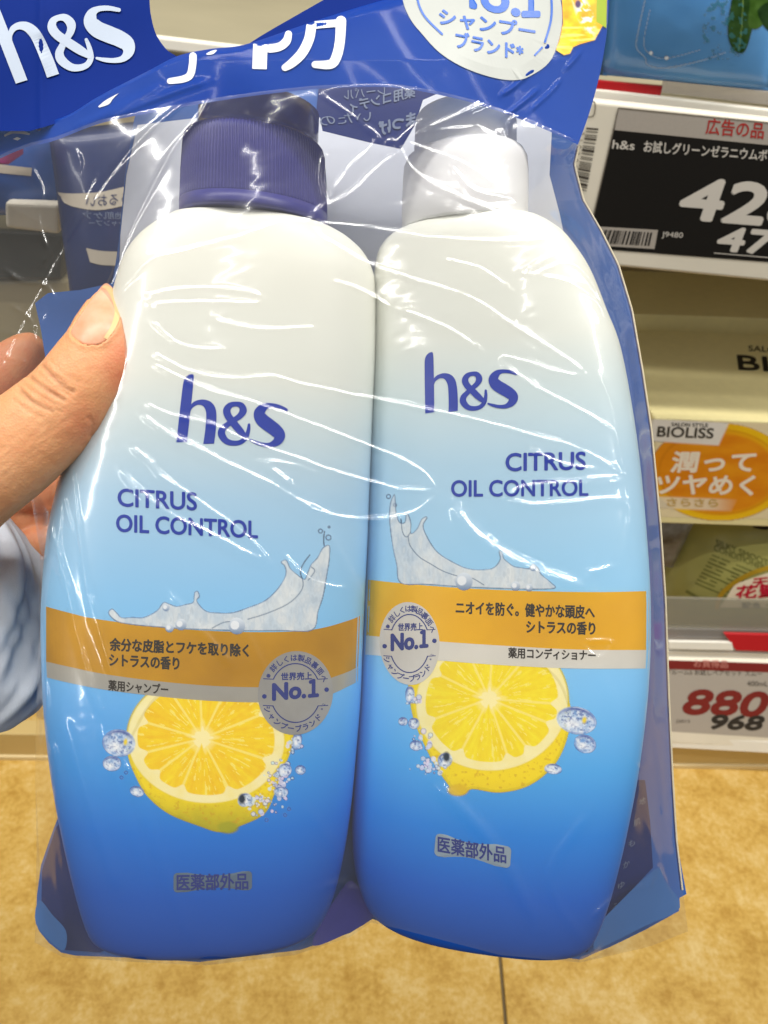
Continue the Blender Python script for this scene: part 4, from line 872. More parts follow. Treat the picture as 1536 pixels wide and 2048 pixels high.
def crease_into(x, y, xj, yj, zf, creases, ztab=None):
    for pts, s_, h_ in creases:
        p = smooth_path(pts, 6); pad = 4 * s_ + 8
        m = (x > p[:, 0].min() - pad) & (x < p[:, 0].max() + pad) & (y > p[:, 1].min() - pad) & (y < p[:, 1].max() + pad)
        if not m.any(): continue
        px_, py_ = xj[m], yj[m]; d2 = np.full(px_.shape, 1e9); tt = np.zeros(px_.shape)
        seg = np.hypot(*np.diff(p, axis=0).T); cum = np.concatenate([[0], np.cumsum(seg)])
        for i in range(len(p) - 1):
            a, ab = p[i], p[i + 1] - p[i]; L2 = max(ab @ ab, 1e-9); t = np.clip(((px_ - a[0]) * ab[0] + (py_ - a[1]) * ab[1]) / L2, 0, 1)
            q = (px_ - a[0] - t * ab[0]) ** 2 + (py_ - a[1] - t * ab[1]) ** 2; k = q < d2; d2 = np.where(k, q, d2); tt = np.where(k, cum[i] + t * seg[i], tt)
        if ztab is not None: h_ = (0.72 if h_ < 0 else 1.0) * np.interp(tt, cum, crease_heights(p, s_, abs(h_), ztab))
        T_ = cum[-1]; fade = np.clip(tt / (4 * s_), 0.25, 1) * np.clip((T_ - tt) / (4 * s_), 0.25, 1)
        wob = 0.94 + 0.12 * fbm(tt * 0.03 + s_ * 7, tt * 0, 80, 2)
        zf[m] += h_ * wob * fade * np.exp(-d2 / (2 * s_ * s_))
    return zf
HEADC = [([(1000, 192), (1030, 172), (1056, 148), (1075, 138)], 3.0, 4.0), ([(1006, 235), (1045, 205), (1080, 176)], 2.8, 3.6), ([(1060, 222), (1100, 186), (1122, 160)], 2.6, 3.2), ([(1130, 140), (1150, 118), (1164, 100)], 2.6, 3.4), ([(210, 240), (330, 190), (420, 160)], 6, 4), ([(140, 262), (240, 215), (330, 170)], 7, 5), ([(1088, 84), (1096, 92), (1084, 100)], 3, 4)]
BT = np.array([(-60, 262), (30, 246), (75, 238), (130, 238), (200, 197), (290, 151), (355, 118), (420, 104), (490, 95), (600, 58), (695, 27), (800, -4), (900, -34), (1040, -58), (1218, -62)], float) - np.array((0, 6.0))
BB = np.array([(-60, 345), (20, 308), (60, 293), (110, 281), (200, 247), (300, 226), (430, 203), (520, 190), (620, 179), (720, 174), (800, 176), (880, 190), (960, 210), (1060, 246), (1156, 289)], float)
def zband(u, v): return 92 - 0.00042 * (u - 640) ** 2 + 3 * np.sin(u * 0.013 + v * 0.012) + 1.2 * np.sin(u * 0.037 - v * 0.03) - 0.10 * np.maximum(0, 120 - v)
def resample(p, n):
    s = np.concatenate([[0], np.cumsum(np.hypot(*np.diff(p, axis=0).T))]); q = np.linspace(0, s[-1], n); return np.stack([np.interp(q, s, p[:, 0]), np.interp(q, s, p[:, 1])], -1)
def two_rail(name, top, bot, zf, material, n=220, m=26, bulge=0.0, fold=0.0, creases=None):
    a, c = resample(smooth_path(top, 8), n), resample(smooth_path(bot, 8), n); g = np.stack([lerp(a, c, k / (m - 1)) for k in range(m)])
    wv = (np.arange(m) / (m - 1))[:, None]; g[..., 0] += bulge * 4 * wv * (1 - wv) * (np.linspace(0, 1, n)[None, :] ** 10)
    z = zf(g[..., 0], g[..., 1]) - fold * np.clip(1 - wv / 0.12, 0, 1) ** 2
    if creases: z = crease_into(g[..., 0].ravel(), g[..., 1].ravel(), g[..., 0].ravel(), g[..., 1].ravel(), z.ravel(), creases).reshape(z.shape)
    V = Q(g[..., 0], g[..., 1], z).reshape(-1, 3)
    return mesh(name, V, gridfaces(m, n), material, BAG)
nt = BLUE.node_tree; tr_ = nt.nodes.new('ShaderNodeBsdfTranslucent'); tr_.inputs[0].default_value = (0.25, 0.42, 0.85, 1); mx_ = nt.nodes.new('ShaderNodeMixShader'); mx_.inputs[0].default_value = 0.32     # printed film lets some light through
nt.links.new(nt.nodes['Principled BSDF'].outputs[0], mx_.inputs[1]); nt.links.new(tr_.outputs[0], mx_.inputs[2]); nt.links.new(mx_.outputs[0], nt.nodes['Material Output'].inputs['Surface'])
hb = two_rail('header_front', BT, BB, zband, BLUE, n=620, m=96, bulge=20, fold=14, creases=HEADC)
hv = bvh_of(hb)
b = new_buf()
pts = [(807, -70), (804, -20), (808, 10), (822, 40), (840, 63), (879, 105), (930, 136), (990, 156), (1034, 160), (1064, 150), (1097, 126), (1115, 90), (1124, 45), (1121, 0), (1108, -30), (1080, -56), (850, -56)]
pp = smooth_path(pts, 5, True); cc = np.array((965.0, 20.0)); k = 6; nn_ = len(pp)
add_faces(b, [tuple(lerp(cc, q, j / k)) for j in range(1, k + 1) for q in pp], [(j * nn_ + i, j * nn_ + (i + 1) % nn_, (j + 1) * nn_ + (i + 1) % nn_, (j + 1) * nn_ + i) for j in range(k - 1) for i in range(nn_)] + [tuple(range(nn_))])
decal('header_badge', b, hv, mat('pearl_ink', (178, 182, 178), 0.45, noise=0.05, nscale=60), BAG, 0.0003)
b = new_buf(); text(b, 'No.', 882, 1038, 4, 66, 0.175, bold=3.2, lean=0.02); text(b, '１', 1046, 1078, 32, 72, 0.0, bold=3.2); text(b, 'シャンプー', 879, 1070, 49, 33, 0.165, bold=1.2); text(b, 'ブランド*', 912, 1046, 94, 32, 0.20, bold=1.2)
brush(b, [(832, -20), (838, 10), (852, 36), (884, 68)], 4.5); brush(b, [(1098, -30), (1103, 0), (1102, 40), (1090, 84)], 4.5); brush(b, [(1070, 110), (1084, 95)], 4)
decal('header_badge_print', b, hv, mat('bright_blue_ink', (24, 92, 188), 0.35), BAG, 0.00045)
def citrus_corner(img, U, V):
    n = fbm(U * 0.06, V * 0.06, 2); m = softpoly(U, V, [(1124, 0), (1124, -50), (1215, -50), (1212, 40), (1200, 60), (1189, 80), (1160, 88), (1146, 94), (1140, 107), (1128, 110), (1112, 100), (1120, 76), (1126, 45)])
    over(img, ramp2(np.clip(n * 1.8 - 0.4, 0, 1), (250, 206, 10), (240, 150, 0)), m)
    over(img, (255, 230, 120), m * np.clip((fbm(U * 0.02, V * 0.2, 7) - 0.52) * 6, 0, 0.8) * (V > 52))
    over(img, (150, 170, 20), softpoly(U, V, [(1193, -40), (1214, -40), (1213, 56), (1192, 44)]))
    sp_ = np.clip((fbm(U * 0.10, V * 0.10, 12) - 0.46) * 9, 0, 1) * np.clip(1.2 - np.hypot((U - 1166 - (V - 20) * 0.35) / 16, (V - 25) / 46), 0, 1)
    over(img, (226, 232, 214), np.clip(sp_ * 2, 0, 1)); over(img, (70, 40, 90), np.clip(1 - np.hypot((U - 1156) / 8, (V - 8) / 11), 0, 1) * 2)
art_object('citrus_corner_print', 1100, 1216, -50, 116, 1.8, citrus_corner, hv, PRINT, BAG, 0.0004)
WHI = mat('white_header_ink', (222, 226, 230), 0.5)
b = new_buf()
brush(b, [(386, 112), (385, 130), (380, 150), (366, 158), (340, 162)], [15, 15, 15, 14, 12]); brush(b, [(414, 108), (424, 105), (432, 101)], [3, 7, 3]); decal('header_lettering', b, hv, WHI, BAG, 0.0003); b = new_buf()
brush(b, [(521, 88), (520, 110), (519, 138)], 29, caps=False); brush(b, [(540, 97), (560, 93), (573, 82), (577, 68)], [17, 17, 17, 14], 3e-5)
brush(b, [(608, 52), (640, 49), (676, 46)], 15, 5e-5, caps=False); brush(b, [(623, 50), (618, 78), (604, 106), (584, 126), (570, 135)], [20, 20, 20, 18, 14], 7e-5); brush(b, [(682, 42), (680, 80), (674, 110), (662, 128), (630, 129)], [21, 20, 20, 19, 14], 9e-5)
decal('header_lettering', b, hv, WHI, BAG, 0.0003)
b = new_buf(); ribbon(b, [(196, 213), (212, 200), (238, 186)], [(199, 215), (218, 208), (226, 196)]); brush(b, [(8, 245), (20, 239), (33, 238)], [4, 9, 2]); brush(b, [(10, 271), (25, 264), (42, 264), (58, 268)], [4, 6, 7, 4]); brush(b, [(60, 252), (78, 258)], [4, 8]); add_faces(b, [(26, 278), (34, 274), (42, 277), (35, 281)], [(0, 1, 2, 3)]); brush(b, [(56, 233), (80, 238), (102, 244)], [1, 3, 1])
decal('header_lettering', b, hv, WHI, BAG, 0.0003)
# the folded-back header with the big two letter mark, and the strip behind the fold
def zhead(u, v): return -30 - 0.16 * np.abs(u - 82) + 0.05 * (v - 100) + 2.5 * np.exp(-((u - 82) / 8.0) ** 2) + 5 * np.sin(v * 0.02 + u * 0.01)
Rv = np.array([(300, -80), (299, -40), (299, 0), (302, 31), (312, 68), (333, 99), (358, 119), (330, 140), (290, 160), (196, 204), (130, 240), (60, 262)], float)
Lv = np.column_stack([np.full(len(Rv), -90.0), Rv[:, 1]])
hh = two_rail('header_back', Lv, Rv, zhead, mat('deep_blue_print', (0, 36, 118), 0.6, spec=0.08, noise=0.05, nscale=40), n=90, m=120)
hhv = bvh_of(hh)
b = new_buf(); logo(b, affine(LSRC, [(32, 168), (268, 82), (-22, -12)])); decal('header_emblem', b, hhv, mat('dull_white_ink', (176, 188, 206), 0.55), BAG, 0.0004)
two_rail('header_strip', [(484, 97), (520, 73), (573, 42), (650, -2), (760, -66)], [(488, 108), (600, 84), (695, 55), (800, 25), (900, -20)], lambda u, v: zband(u, v) - 26, mat('deep_blue_print', (0, 36, 118), 0.6), n=40, m=8)
# gusset flaps at the bottom
def zg(u, v): return zback(v) + 55 + 0 * u
sheet('gusset_flap', [(1311, 1738), (1330, 1762), (1360, 1815), (1290, 1852), (1222, 1886), (1188, 1898), (1197, 1850), (1212, 1832)], zg, GUS, 2, 4)
sheet('gusset_flap', [(78, 1800), (105, 1830), (132, 1862), (130, 1898), (112, 1893), (72, 1848)], zg, GUS, 2, 4)
sheet('gusset_flap', [(690, 1770), (712, 1768), (745, 1815), (742, 1838), (700, 1864), (628, 1892), (640, 1850)], zg, mat('violet_gusset', (70, 70, 160), 0.35, noise=0.1, nscale=60), 2, 4)

# ---- clear front film: a skin stretched over everything inside, with its creases
Lf = np.array([(-80, -70), (860, -70), (930, 30), (965, 52), (1000, 62), (1100, 80), (1300, 77), (1500, 70), (1700, 73), (1950, 68)], float)
Rf = np.array([(-80, 1222), (0, 1216), (100, 1208), (180, 1190), (250, 1168), (330, 1150), (400, 1168), (460, 1203), (530, 1238), (620, 1265), (740, 1286), (860, 1304), (1050, 1322), (1200, 1332), (1400, 1339), (1550, 1346), (1680, 1354), (1800, 1368), (1862, 1376), (1960, 1378)], float)
Tf = BB + np.array((0, -7.0)); Bf = np.array([(-80, 1890), (68, 1884), (125, 1914), (250, 1923), (410, 1931), (590, 1910), (700, 1874), (742, 1845), (800, 1858), (1000, 1910), (1160, 1925), (1200, 1916), (1300, 1893), (1378, 1862)], float)
ip = lambda tab, x: np.interp(x, tab[:, 0], tab[:, 1])
LR = lambda v: np.interp(v, Lf[:, 0], Lf[:, 1]); RR = lambda v: np.interp(v, Rf[:, 0], Rf[:, 1])
st_ = 8; gu = np.arange(-80, 1400, st_, float); gv = np.arange(-80, 1960, st_, float); GU, GV = np.meshgrid(gu, gv)
obs = np.full(GU.shape, -900.0)
for o in (bodyL, bodyR, colL, capL, colR, capR, back, hb):
    h = cast(bvh_of(o), GU.ravel(), GV.ravel(), 0.0); dep = -((h - CAMLOC) @ CROT)[:, 2]; z = (F - dep / S).reshape(GU.shape)
    obs = np.fmax(obs, np.where(np.isnan(z), -900, z))
for _ in range(1):
    pad = np.pad(obs, 1, mode='edge'); obs = np.max([pad[a:a + obs.shape[0], c:c + obs.shape[1]] for a in range(3) for c in range(3)], axis=0)
inside = (GU > LR(GV) + 4) & (GU < RR(GV) - 4) & (GV > ip(Tf, GU) + 4) & (GV < ip(Bf, GU) - 4)
edge = np.maximum(np.where(obs > -800, obs, -900), zback(GV) + 60) + 5
lo0 = np.maximum(obs, zback(GV) + 14) + 5
z = np.where(inside, lo0, edge)
z = np.where(~inside & (obs < -800), zback(GV) + 65, z)
lo = np.maximum(obs, zback(GV) + 14) + 5
for it in range(900):
    a = 0.25 * (np.roll(z, 1, 0) + np.roll(z, -1, 0) + np.roll(z, 1, 1) + np.roll(z, -1, 1))
    z = np.where(inside, np.maximum(lo, a), z)
zb_ = z.copy()
for it in range(160):
    a = 0.25 * (np.roll(zb_, 1, 0) + np.roll(zb_, -1, 0) + np.roll(zb_, 1, 1) + np.roll(zb_, -1, 1)); zb_ = np.where(inside, 0.3 * zb_ + 0.7 * a, z)
wk = np.clip((480 - GV) / 60, 0, 1) * np.clip((GV - ip(BB, GU) - 6) / 40, 0, 1) * inside; z = np.maximum(z * (1 - wk) + (zb_ + 9) * wk, np.where(wk > 0.3, lo - 1, -999))
for it in range(26):
    a = 0.25 * (np.roll(z, 1, 0) + np.roll(z, -1, 0) + np.roll(z, 1, 1) + np.roll(z, -1, 1)); z = np.where(inside, np.maximum(lo - 3.2, 0.5 * a + 0.5 * z), z)
STEP = 1.9
nu, nv = int(1390 / STEP), int(1960 / STEP)
uu, ww = np.meshgrid(np.linspace(0, 1, nu), np.linspace(0, 1, nv))
x = -70 + 1400 * uu; y = ip(Tf, x) + (ip(Bf, x) - ip(Tf, x)) * ww
for it in range(5):
    x = LR(y) + (RR(y) - LR(y)) * uu; y = ip(Tf, x) + (ip(Bf, x) - ip(Tf, x)) * ww
def bil(tab, x, y):
    fx = np.clip((x - gu[0]) / st_, 0, len(gu) - 1.001); fy = np.clip((y - gv[0]) / st_, 0, len(gv) - 1.001); i, j = fx.astype(int), fy.astype(int); a, c = fx - i, fy - j
    a = a * a * (3 - 2 * a) * 0.0 + a
    return (tab[j, i] * (1 - a) + tab[j, i + 1] * a) * (1 - c) + (tab[j + 1, i] * (1 - a) + tab[j + 1, i + 1] * a) * c
zf = bil(z, x, y)
for it in range(44):
    pz = np.pad(zf, 1, mode='edge'); zf = 0.5 * zf + 0.125 * (pz[:-2, 1:-1] + pz[2:, 1:-1] + pz[1:-1, :-2] + pz[1:-1, 2:])
xj = x + 5 * (fbm(x * 0.02, y * 0.02, 61) - 0.5) + 0.8 * (fbm(x * 0.11, y * 0.11, 65, 2) - 0.5); yj = y + 5 * (fbm(x * 0.02, y * 0.02, 71) - 0.5) + 0.8 * (fbm(x * 0.11, y * 0.11, 75, 2) - 0.5)
zf += 2.2 * (fbm(x * 0.012 + y * 0.006, y * 0.02, 33, 3) - 0.5)
CREASES = []
zsm = bil(z, GU, GV)
for it in range(5):
    pz = np.pad(zsm, 1, mode='edge'); zsm = 0.5 * zsm + 0.125 * (pz[:-2, 1:-1] + pz[2:, 1:-1] + pz[1:-1, :-2] + pz[1:-1, 2:])
def cr(pts, s=2.4, h=3.0): CREASES.append((pts, s, h))
cr([(-10, 750), (60, 610), (115, 510), (165, 430), (215, 355), (260, 300), (330, 235), (400, 180), (434, 158)], 2.6, 3.4)
cr([(434, 162), (405, 222), (340, 310), (290, 400), (252, 480), (226, 550), (212, 580)], 2.4, 3.0)
cr([(192, 352), (176, 380), (150, 430), (120, 480), (82, 530)], 2.2, 2.8)
cr([(230, 592), (252, 566), (300, 520), (380, 500), (480, 474), (560, 446), (618, 441), (640, 417), (700, 390), (742, 352), (772, 325), (796, 310)], 2.8, 3.6)
cr([(722, 246), (754, 275), (736, 305), (700, 335), (664, 392)], 3.0, 4.0); cr([(640, 190), (680, 215), (722, 246)], 2.2, 1.6)
cr([(776, 300), (775, 284), (790, 284), (790, 296)], 2.2, 3.0)
cr([(845, 260), (930, 226), (1000, 192), (1030, 172), (1056, 148)], 2.6, 3.6); cr([(845, 242), (812, 268), (798, 284), (800, 300), (830, 346), (900, 385), (1000, 425), (1085, 458), (1102, 474), (1040, 482), (960, 483), (850, 475), (740, 458), (628, 446)], 2.6, 3.2)
cr([(806, 280), (850, 264), (955, 255)], 2.4, 3.2); cr([(955, 255), (985, 272), (1000, 266), (1009, 290), (1008, 322)], 2.6, 3.4); cr([(808, 284), (870, 306), (930, 330), (988, 366)], 2.4, 2.8)
cr([(1006, 235), (1045, 205), (1080, 176)], 2.2, 3.0); cr([(1022, 240), (1060, 222), (1100, 186)], 2.0, 2.6); cr([(1014, 290), (1016, 250), (1032, 232), (1064, 226)], 2.0, 2.4); cr([(1130, 140), (1160, 100), (1150, 128)], 2.0, 2.4)
cr([(629, 447), (640, 472), (700, 508), (755, 536), (860, 570), (940, 596), (1010, 640), (1090, 690), (1168, 744)], 2.6, 3.2); cr([(1168, 746), (1140, 750), (1060, 728), (1012, 716), (1004, 722), (1020, 742), (1060, 768), (1140, 810), (1206, 848), (1234, 872), (1246, 930), (1258, 965)], 2.4, 3.0)
cr([(285, 596), (350, 581), (440, 577), (500, 585), (531, 599)], 2.4, 3.2); cr([(531, 600), (505, 607), (430, 605), (298, 611)], 2.4, 3.2)
cr([(300, 705), (380, 744), (460, 757), (540, 755), (600, 768), (700, 790), (790, 808), (900, 830), (1060, 870), (1150, 895), (1240, 945), (1256, 962)], 2.5, 3.4)
cr([(300, 726), (400, 775), (500, 805), (560, 825), (640, 855), (730, 890), (800, 920), (850, 950), (872, 985)], 2.5, 3.4); cr([(284, 805), (330, 826), (420, 850), (500, 885), (600, 920), (700, 955), (790, 978), (862, 985)], 2.5, 3.4)
cr([(278, 826), (350, 875), (450, 925), (550, 975), (620, 1015), (690, 1037), (780, 1038), (840, 1020), (874, 988)], 3.2, 4.2)
cr([(258, 890), (300, 925), (322, 952), (380, 990), (450, 1040), (510, 1090), (540, 1126)], 2.8, 3.6); cr([(238, 935), (280, 985), (340, 1030), (420, 1070), (480, 1100), (540, 1127)], 3.2, 4.2)
cr([(522, 926), (560, 955), (592, 980)], 6, 5.2); cr([(524, 925), (580, 930), (640, 948)], 5, 4.4)
cr([(902, 1002), (940, 1060), (1000, 1108), (1080, 1145), (1150, 1170), (1184, 1182)], 9.5, 8.6)
cr([(1012, 994), (1060, 1012), (1150, 1006), (1230, 1000), (1258, 1012), (1256, 1050), (1246, 1100), (1238, 1130)], 3.6, 4.8); cr([(1238, 1130), (1195, 1142), (1178, 1150), (1186, 1180)], 5, 6.5)
cr([(1014, 992), (1050, 975), (1120, 968), (1200, 968), (1254, 960)], 2.8, 3.6); cr([(1160, 962), (1200, 957), (1240, 955)], 3.2, 4)
cr([(1048, 548), (1080, 525), (1122, 506)], 2.2, 2.8); cr([(1036, 552), (1046, 548), (1100, 555), (1150, 570), (1200, 600), (1226, 628)], 2.4, 3.0); cr([(1060, 552), (1100, 536), (1140, 526), (1180, 556), (1222, 640)], 2.2, 2.4)
cr([(1194, 742), (1224, 810), (1240, 900), (1256, 960), (1266, 1040), (1272, 1100)], 2.4, 3.0)
cr([(58, 955), (86, 1004), (101, 1060), (130, 1160), (160, 1290), (190, 1390), (206, 1442)], 3.6, 6.5); cr([(133, 905), (146, 960), (160, 1080), (178, 1200), (186, 1262)], 2.4, 3.0); cr([(118, 1150), (118, 1060), (126, 998), (136, 1030), (144, 1064)], 2.2, 2.6)
cr([(1294, 1782), (1311, 1740), (1320, 1744), (1350, 1810), (1373, 1856)], 2.6, 3.4); cr([(1373, 1858), (1340, 1849), (1280, 1858), (1222, 1872)], 2.4, 3.0)
cr([(1163, 1284), (1190, 1281), (1222, 1284), (1212, 1308), (1190, 1314), (1163, 1286)], 2.4, 3.0); cr([(1252, 1504), (1281, 1536), (1302, 1508)], 2.2, 2.6)
cr([(-10, 742), (20, 730), (46, 722), (20, 716), (0, 700)], 2.4, 3.0); cr([(0, 664), (40, 668), (70, 650), (90, 626), (88, 618)], 2.6, 3.2); cr([(4, 778), (10, 776), (28, 782)], 2.4, 3.0)
cr([(420, 640), (520, 660), (640, 655)], 2.6, 3); cr([(800, 620), (880, 650), (960, 700)], 2.6, 3); cr([(660, 560), (720, 580), (790, 620)], 2.4, 2.8); cr([(300, 640), (360, 690), (450, 700)], 2.4, 2.8); cr([(1060, 900), (1130, 930), (1200, 940)], 2.6, 3); cr([(560, 1100), (620, 1160), (700, 1180)], 2.6, 3); cr([(880, 520), (960, 540), (1020, 580)], 2.4, 2.6); cr([(650, 300), (640, 360), (660, 420)], 2.4, 2.8); cr([(900, 330), (950, 380), (1040, 400)], 2.4, 2.8)
cr([(60, 330), (84, 380), (76, 440), (96, 500)], 2.4, 2.8); cr([(150, 300), (160, 330), (146, 366)], 2.6, 3); cr([(10, 540), (40, 560), (90, 570), (110, 600)], 2.4, 2.8); cr([(20, 610), (60, 640), (70, 690)], 2.2, 2.6); cr([(180, 610), (200, 625), (236, 622)], 2.2, 2.6); cr([(84, 1320), (92, 1420), (84, 1540), (92, 1640)], 3.0, 3.6); cr([(100, 1480), (116, 1560), (104, 1680), (120, 1800)], 3.0, 3.6)
cr([(1188, 420), (1204, 500), (1230, 560)], 3, 4); cr([(1250, 640), (1262, 740), (1270, 860)], 3, 4); cr([(1290, 1000), (1300, 1150), (1308, 1300)], 3, 4); cr([(1304, 1380), (1316, 1500), (1330, 1640)], 3, 4); cr([(1180, 1840), (1240, 1790), (1300, 1770)], 3, 4); cr([(660, 1850), (700, 1780), (730, 1790)], 3, 4)
for p, s_, h_ in (([(120, 1420), (190, 1640), (240, 1790)], 9, 7), ([(200, 1440), (260, 1640), (300, 1760)], 8, 6), ([(250, 1500), (330, 1740), (390, 1900)], 10, 8), ([(430, 1480), (470, 1700), (490, 1880)], 10, 6), ([(480, 1240), (560, 1400), (640, 1500)], 7, 5), ([(600, 1600), (680, 1720), (690, 1850)], 8, 6), ([(1200, 1340), (1250, 1460), (1310, 1700)], 7, 6), ([(1180, 1620), (1100, 1760), (1180, 1900)], 8, 5), ([(180, 1180), (210, 1300), (250, 1400)], 7, 4), ([(330, 1180), (400, 1260), (470, 1340)], 7, 4), ([(640, 1780), (690, 1770), (740, 1840)], 4, 5), ([(80, 1790), (110, 1840), (130, 1900)], 4, 5), ([(1300, 1640), (1322, 1760), (1350, 1840)], 4, 4), ([(1135, 340), (1180, 470), (1240, 640)], 5, 4), ([(600, 980), (700, 1150), (760, 1300)], 9, 5), ([(860, 1560), (980, 1680), (1080, 1860)], 11, 5)): cr(p, s_, -0.7 * h_)
zf = crease_into(x.ravel(), y.ravel(), xj.ravel(), yj.ravel(), zf.ravel(), [(p, a * 1.65, c * 1.5) if a < 4.5 else (p, a, c) for p, a, c in CREASES], zsm).reshape(x.shape)
FILM = film_mat('clear_film', tint=(0.985, 0.985, 0.985), haze=0.026, refl=0.14, rough=0.115)
ev_ = np.arange(292, 1792, 12.0); er = RR(ev_) - 1.0
for nm_, a_, b_, cc_ in (('seam', -1.0, 2.2, mat('cream_seam', (214, 202, 172), 0.4)), ('seam_line', -4.0, -1.2, mat('seam_navy', (22, 40, 96), 0.4))):
    zz_ = zback(ev_) + 66
    mesh(nm_, np.concatenate([Q(er + a_, ev_, zz_), Q(er + b_, ev_, zz_ + 1), Q(er + b_, ev_, zz_ - 3), Q(er + a_, ev_, zz_ - 3)]), gridfaces(4, len(ev_)), cc_, BAG)
film = mesh('film', Q(x, y, zf).reshape(-1, 3), gridfaces(nv, nu), FILM, BAG)

# ================================================================== THE HAND
def chain(path, n=28, sub=7):
    """closed tapered limb along (u, v, z, radius px, flatten) joints"""
    p = smooth_path(np.asarray(path, float), sub); X = []
    W = C2W((p[:, 0] - CX) * (F - p[:, 2]) / F, (CY - p[:, 1]) * (F - p[:, 2]) / F, p[:, 2]); r = p[:, 3] * S * (F - p[:, 2]) / F
    t = np.gradient(W, axis=0); t /= np.linalg.norm(t, axis=1)[:, None]; view = CROT @ np.array((0, 0, 1.0)); a = np.linspace(0, 2 * math.pi, n, endpoint=False); rings = []
    for i in range(len(W)):
        s1 = np.cross(t[i], view); s1 /= np.linalg.norm(s1); s2 = np.cross(s1, t[i])
        rings.append(W[i] + r[i] * (np.cos(a)[:, None] * s1 + p[i, 4] * np.sin(a)[:, None] * s2))
    rings = [lerp(np.tile(W[0] - t[0] * r[0] * 0.35, (n, 1)), rings[0], 0.55)] + rings + [lerp(np.tile(W[-1] + t[-1] * r[-1] * 0.5, (n, 1)), rings[-1], 0.6)]
    return np.array(rings)
limbs = [
    [(-170, 1060, -90, 112, .8), (-60, 962, -46, 106, .8), (30, 896, -36, 99, .8), (98, 838, -30, 92, .8), (142, 792, -24, 84, .82), (180, 738, -24, 80, .82), (203, 690, -28, 71, .8), (211, 645, -34, 58, .78), (214, 606, -44, 38, .72), (215, 584, -48, 20, .7)],
    [(-170, 1060, -90, 120, .9), (-180, 1180, -240, 140, .9), (-120, 1240, -420, 120, .8)],
    [(-150, 900, -470, 70, .8), (-50, 800, -455, 56, .85), (20, 735, -440, 50, .85), (62, 700, -436, 40, .85), (80, 684, -436, 26, .85)],
    [(-150, 1000, -480, 72, .8), (-40, 900, -470, 58, .85), (60, 850, -462, 52, .85), (150, 820, -455, 42, .85), (190, 812, -455, 26, .85)],
    [(-150, 1100, -480, 70, .8), (-30, 1020, -472, 57, .85), (70, 975, -462, 51, .85), (160, 955, -455, 41, .85), (200, 950, -455, 25, .85)],
    [(-150, 1190, -480, 62, .8), (-30, 1130, -472, 50, .85), (50, 1100, -462, 44, .85), (120, 1085, -455, 35, .85), (150, 1080, -455, 22, .85)],
    [(-70, 900, -480, 80, .7), (20, 1000, -490, 74, .7), (36, 1110, -495, 62, .7), (10, 1220, -490, 52, .7)],
    [(-220, 860, -440, 90, .8), (-170, 1000, -430, 120, .7), (-140, 1160, -420, 125, .75), (-170, 1340, -420, 105, .85), (-200, 1480, -430, 100, .9)],
]
bm = bmesh.new()
for L_ in limbs:
    g = chain(L_); nr, nc = g.shape[:2]; vs = [[bm.verts.new(p) for p in r_] for r_ in g.tolist()]
    for i in range(nr - 1):
        for j in range(nc): bm.faces.new((vs[i][j], vs[i][(j + 1) % nc], vs[i + 1][(j + 1) % nc], vs[i + 1][j]))
    bm.faces.new(vs[0][::-1]); bm.faces.new(vs[-1])
bmesh.ops.recalc_face_normals(bm, faces=bm.faces)
hm = bpy.data.meshes.new('hand_blank'); bm.to_mesh(hm); bm.free(); ho = bpy.data.objects.new('hand_blank', hm); COL.objects.link(ho)
md = ho.modifiers.new('r', 'REMESH'); md.mode = 'VOXEL'; md.voxel_size = 0.00052
ms = ho.modifiers.new('s', 'SMOOTH'); ms.iterations = 14; ms.factor = 0.5
bpy.context.view_layer.update()
me2 = bpy.data.meshes.new_from_object(ho.evaluated_get(bpy.context.evaluated_depsgraph_get()))
n_ = len(me2.vertices); hvv = np.empty(n_ * 3, np.float32); me2.vertices.foreach_get('co', hvv); hvv = hvv.reshape(-1, 3).astype(float)
hnn = np.empty(n_ * 3, np.float32); me2.vertices.foreach_get('normal', hnn); hnn = hnn.reshape(-1, 3).astype(float)
hf = [tuple(p.vertices) for p in me2.polygons]; bpy.data.objects.remove(ho); bpy.data.meshes.remove(me2)
loc = (hvv - CAMLOC) @ CROT; hu = CX + loc[:, 0] / -loc[:, 2] * F; hw = CY - loc[:, 1] / -loc[:, 2] * F; hz = F + loc[:, 2] / S
front = hz > -160
dsp = np.zeros(n_)
for pts, s_, h_ in (([(86, 733), (108, 756), (128, 774), (146, 784)], 3.2, 5.0), ([(62, 756), (92, 780), (128, 800)], 3.4, 5.5), ([(40, 782), (66, 804), (104, 822)], 3.2, 4.0), ([(76, 745), (104, 770), (140, 792)], 2.2, 2.0), ([(52, 770), (78, 793), (112, 810)], 2.2, 2.0), ([(26, 800), (56, 822), (84, 836)], 2.6, 2.2), ([(100, 720), (128, 748), (156, 764)], 2.2, 1.6), ([(178, 836), (186, 850), (182, 872)], 4, 3)):
    dsp -= front * 0.6 * h_ * np.exp(-polydist(hu, hw, smooth_path(pts, 5)) ** 2 / (2 * s_ * s_))
for k_ in range(26):        # many fine skin lines crossing the knuckle
    rk = random.Random(100 + k_); q0 = np.array((rk.uniform(20, 120), rk.uniform(735, 815))); an_ = R(rk.uniform(35, 60)); ln = rk.uniform(18, 44)
    dsp -= front * rk.uniform(0.5, 1.3) * np.exp(-polydist(hu, hw, [q0, q0 + ln * np.array((math.cos(an_), math.sin(an_) * 0.8))]) ** 2 / (2 * 1.6 ** 2))
dsp += front * (1.6 * (fbm(hu * 0.05 + 9, hw * 0.05, 90, 3) - 0.5) + 1.2 * (fbm((hu + hw) * 0.12, (hu - hw) * 0.03, 95, 2) - 0.5) * np.clip((220 - hu) / 90, 0, 1))
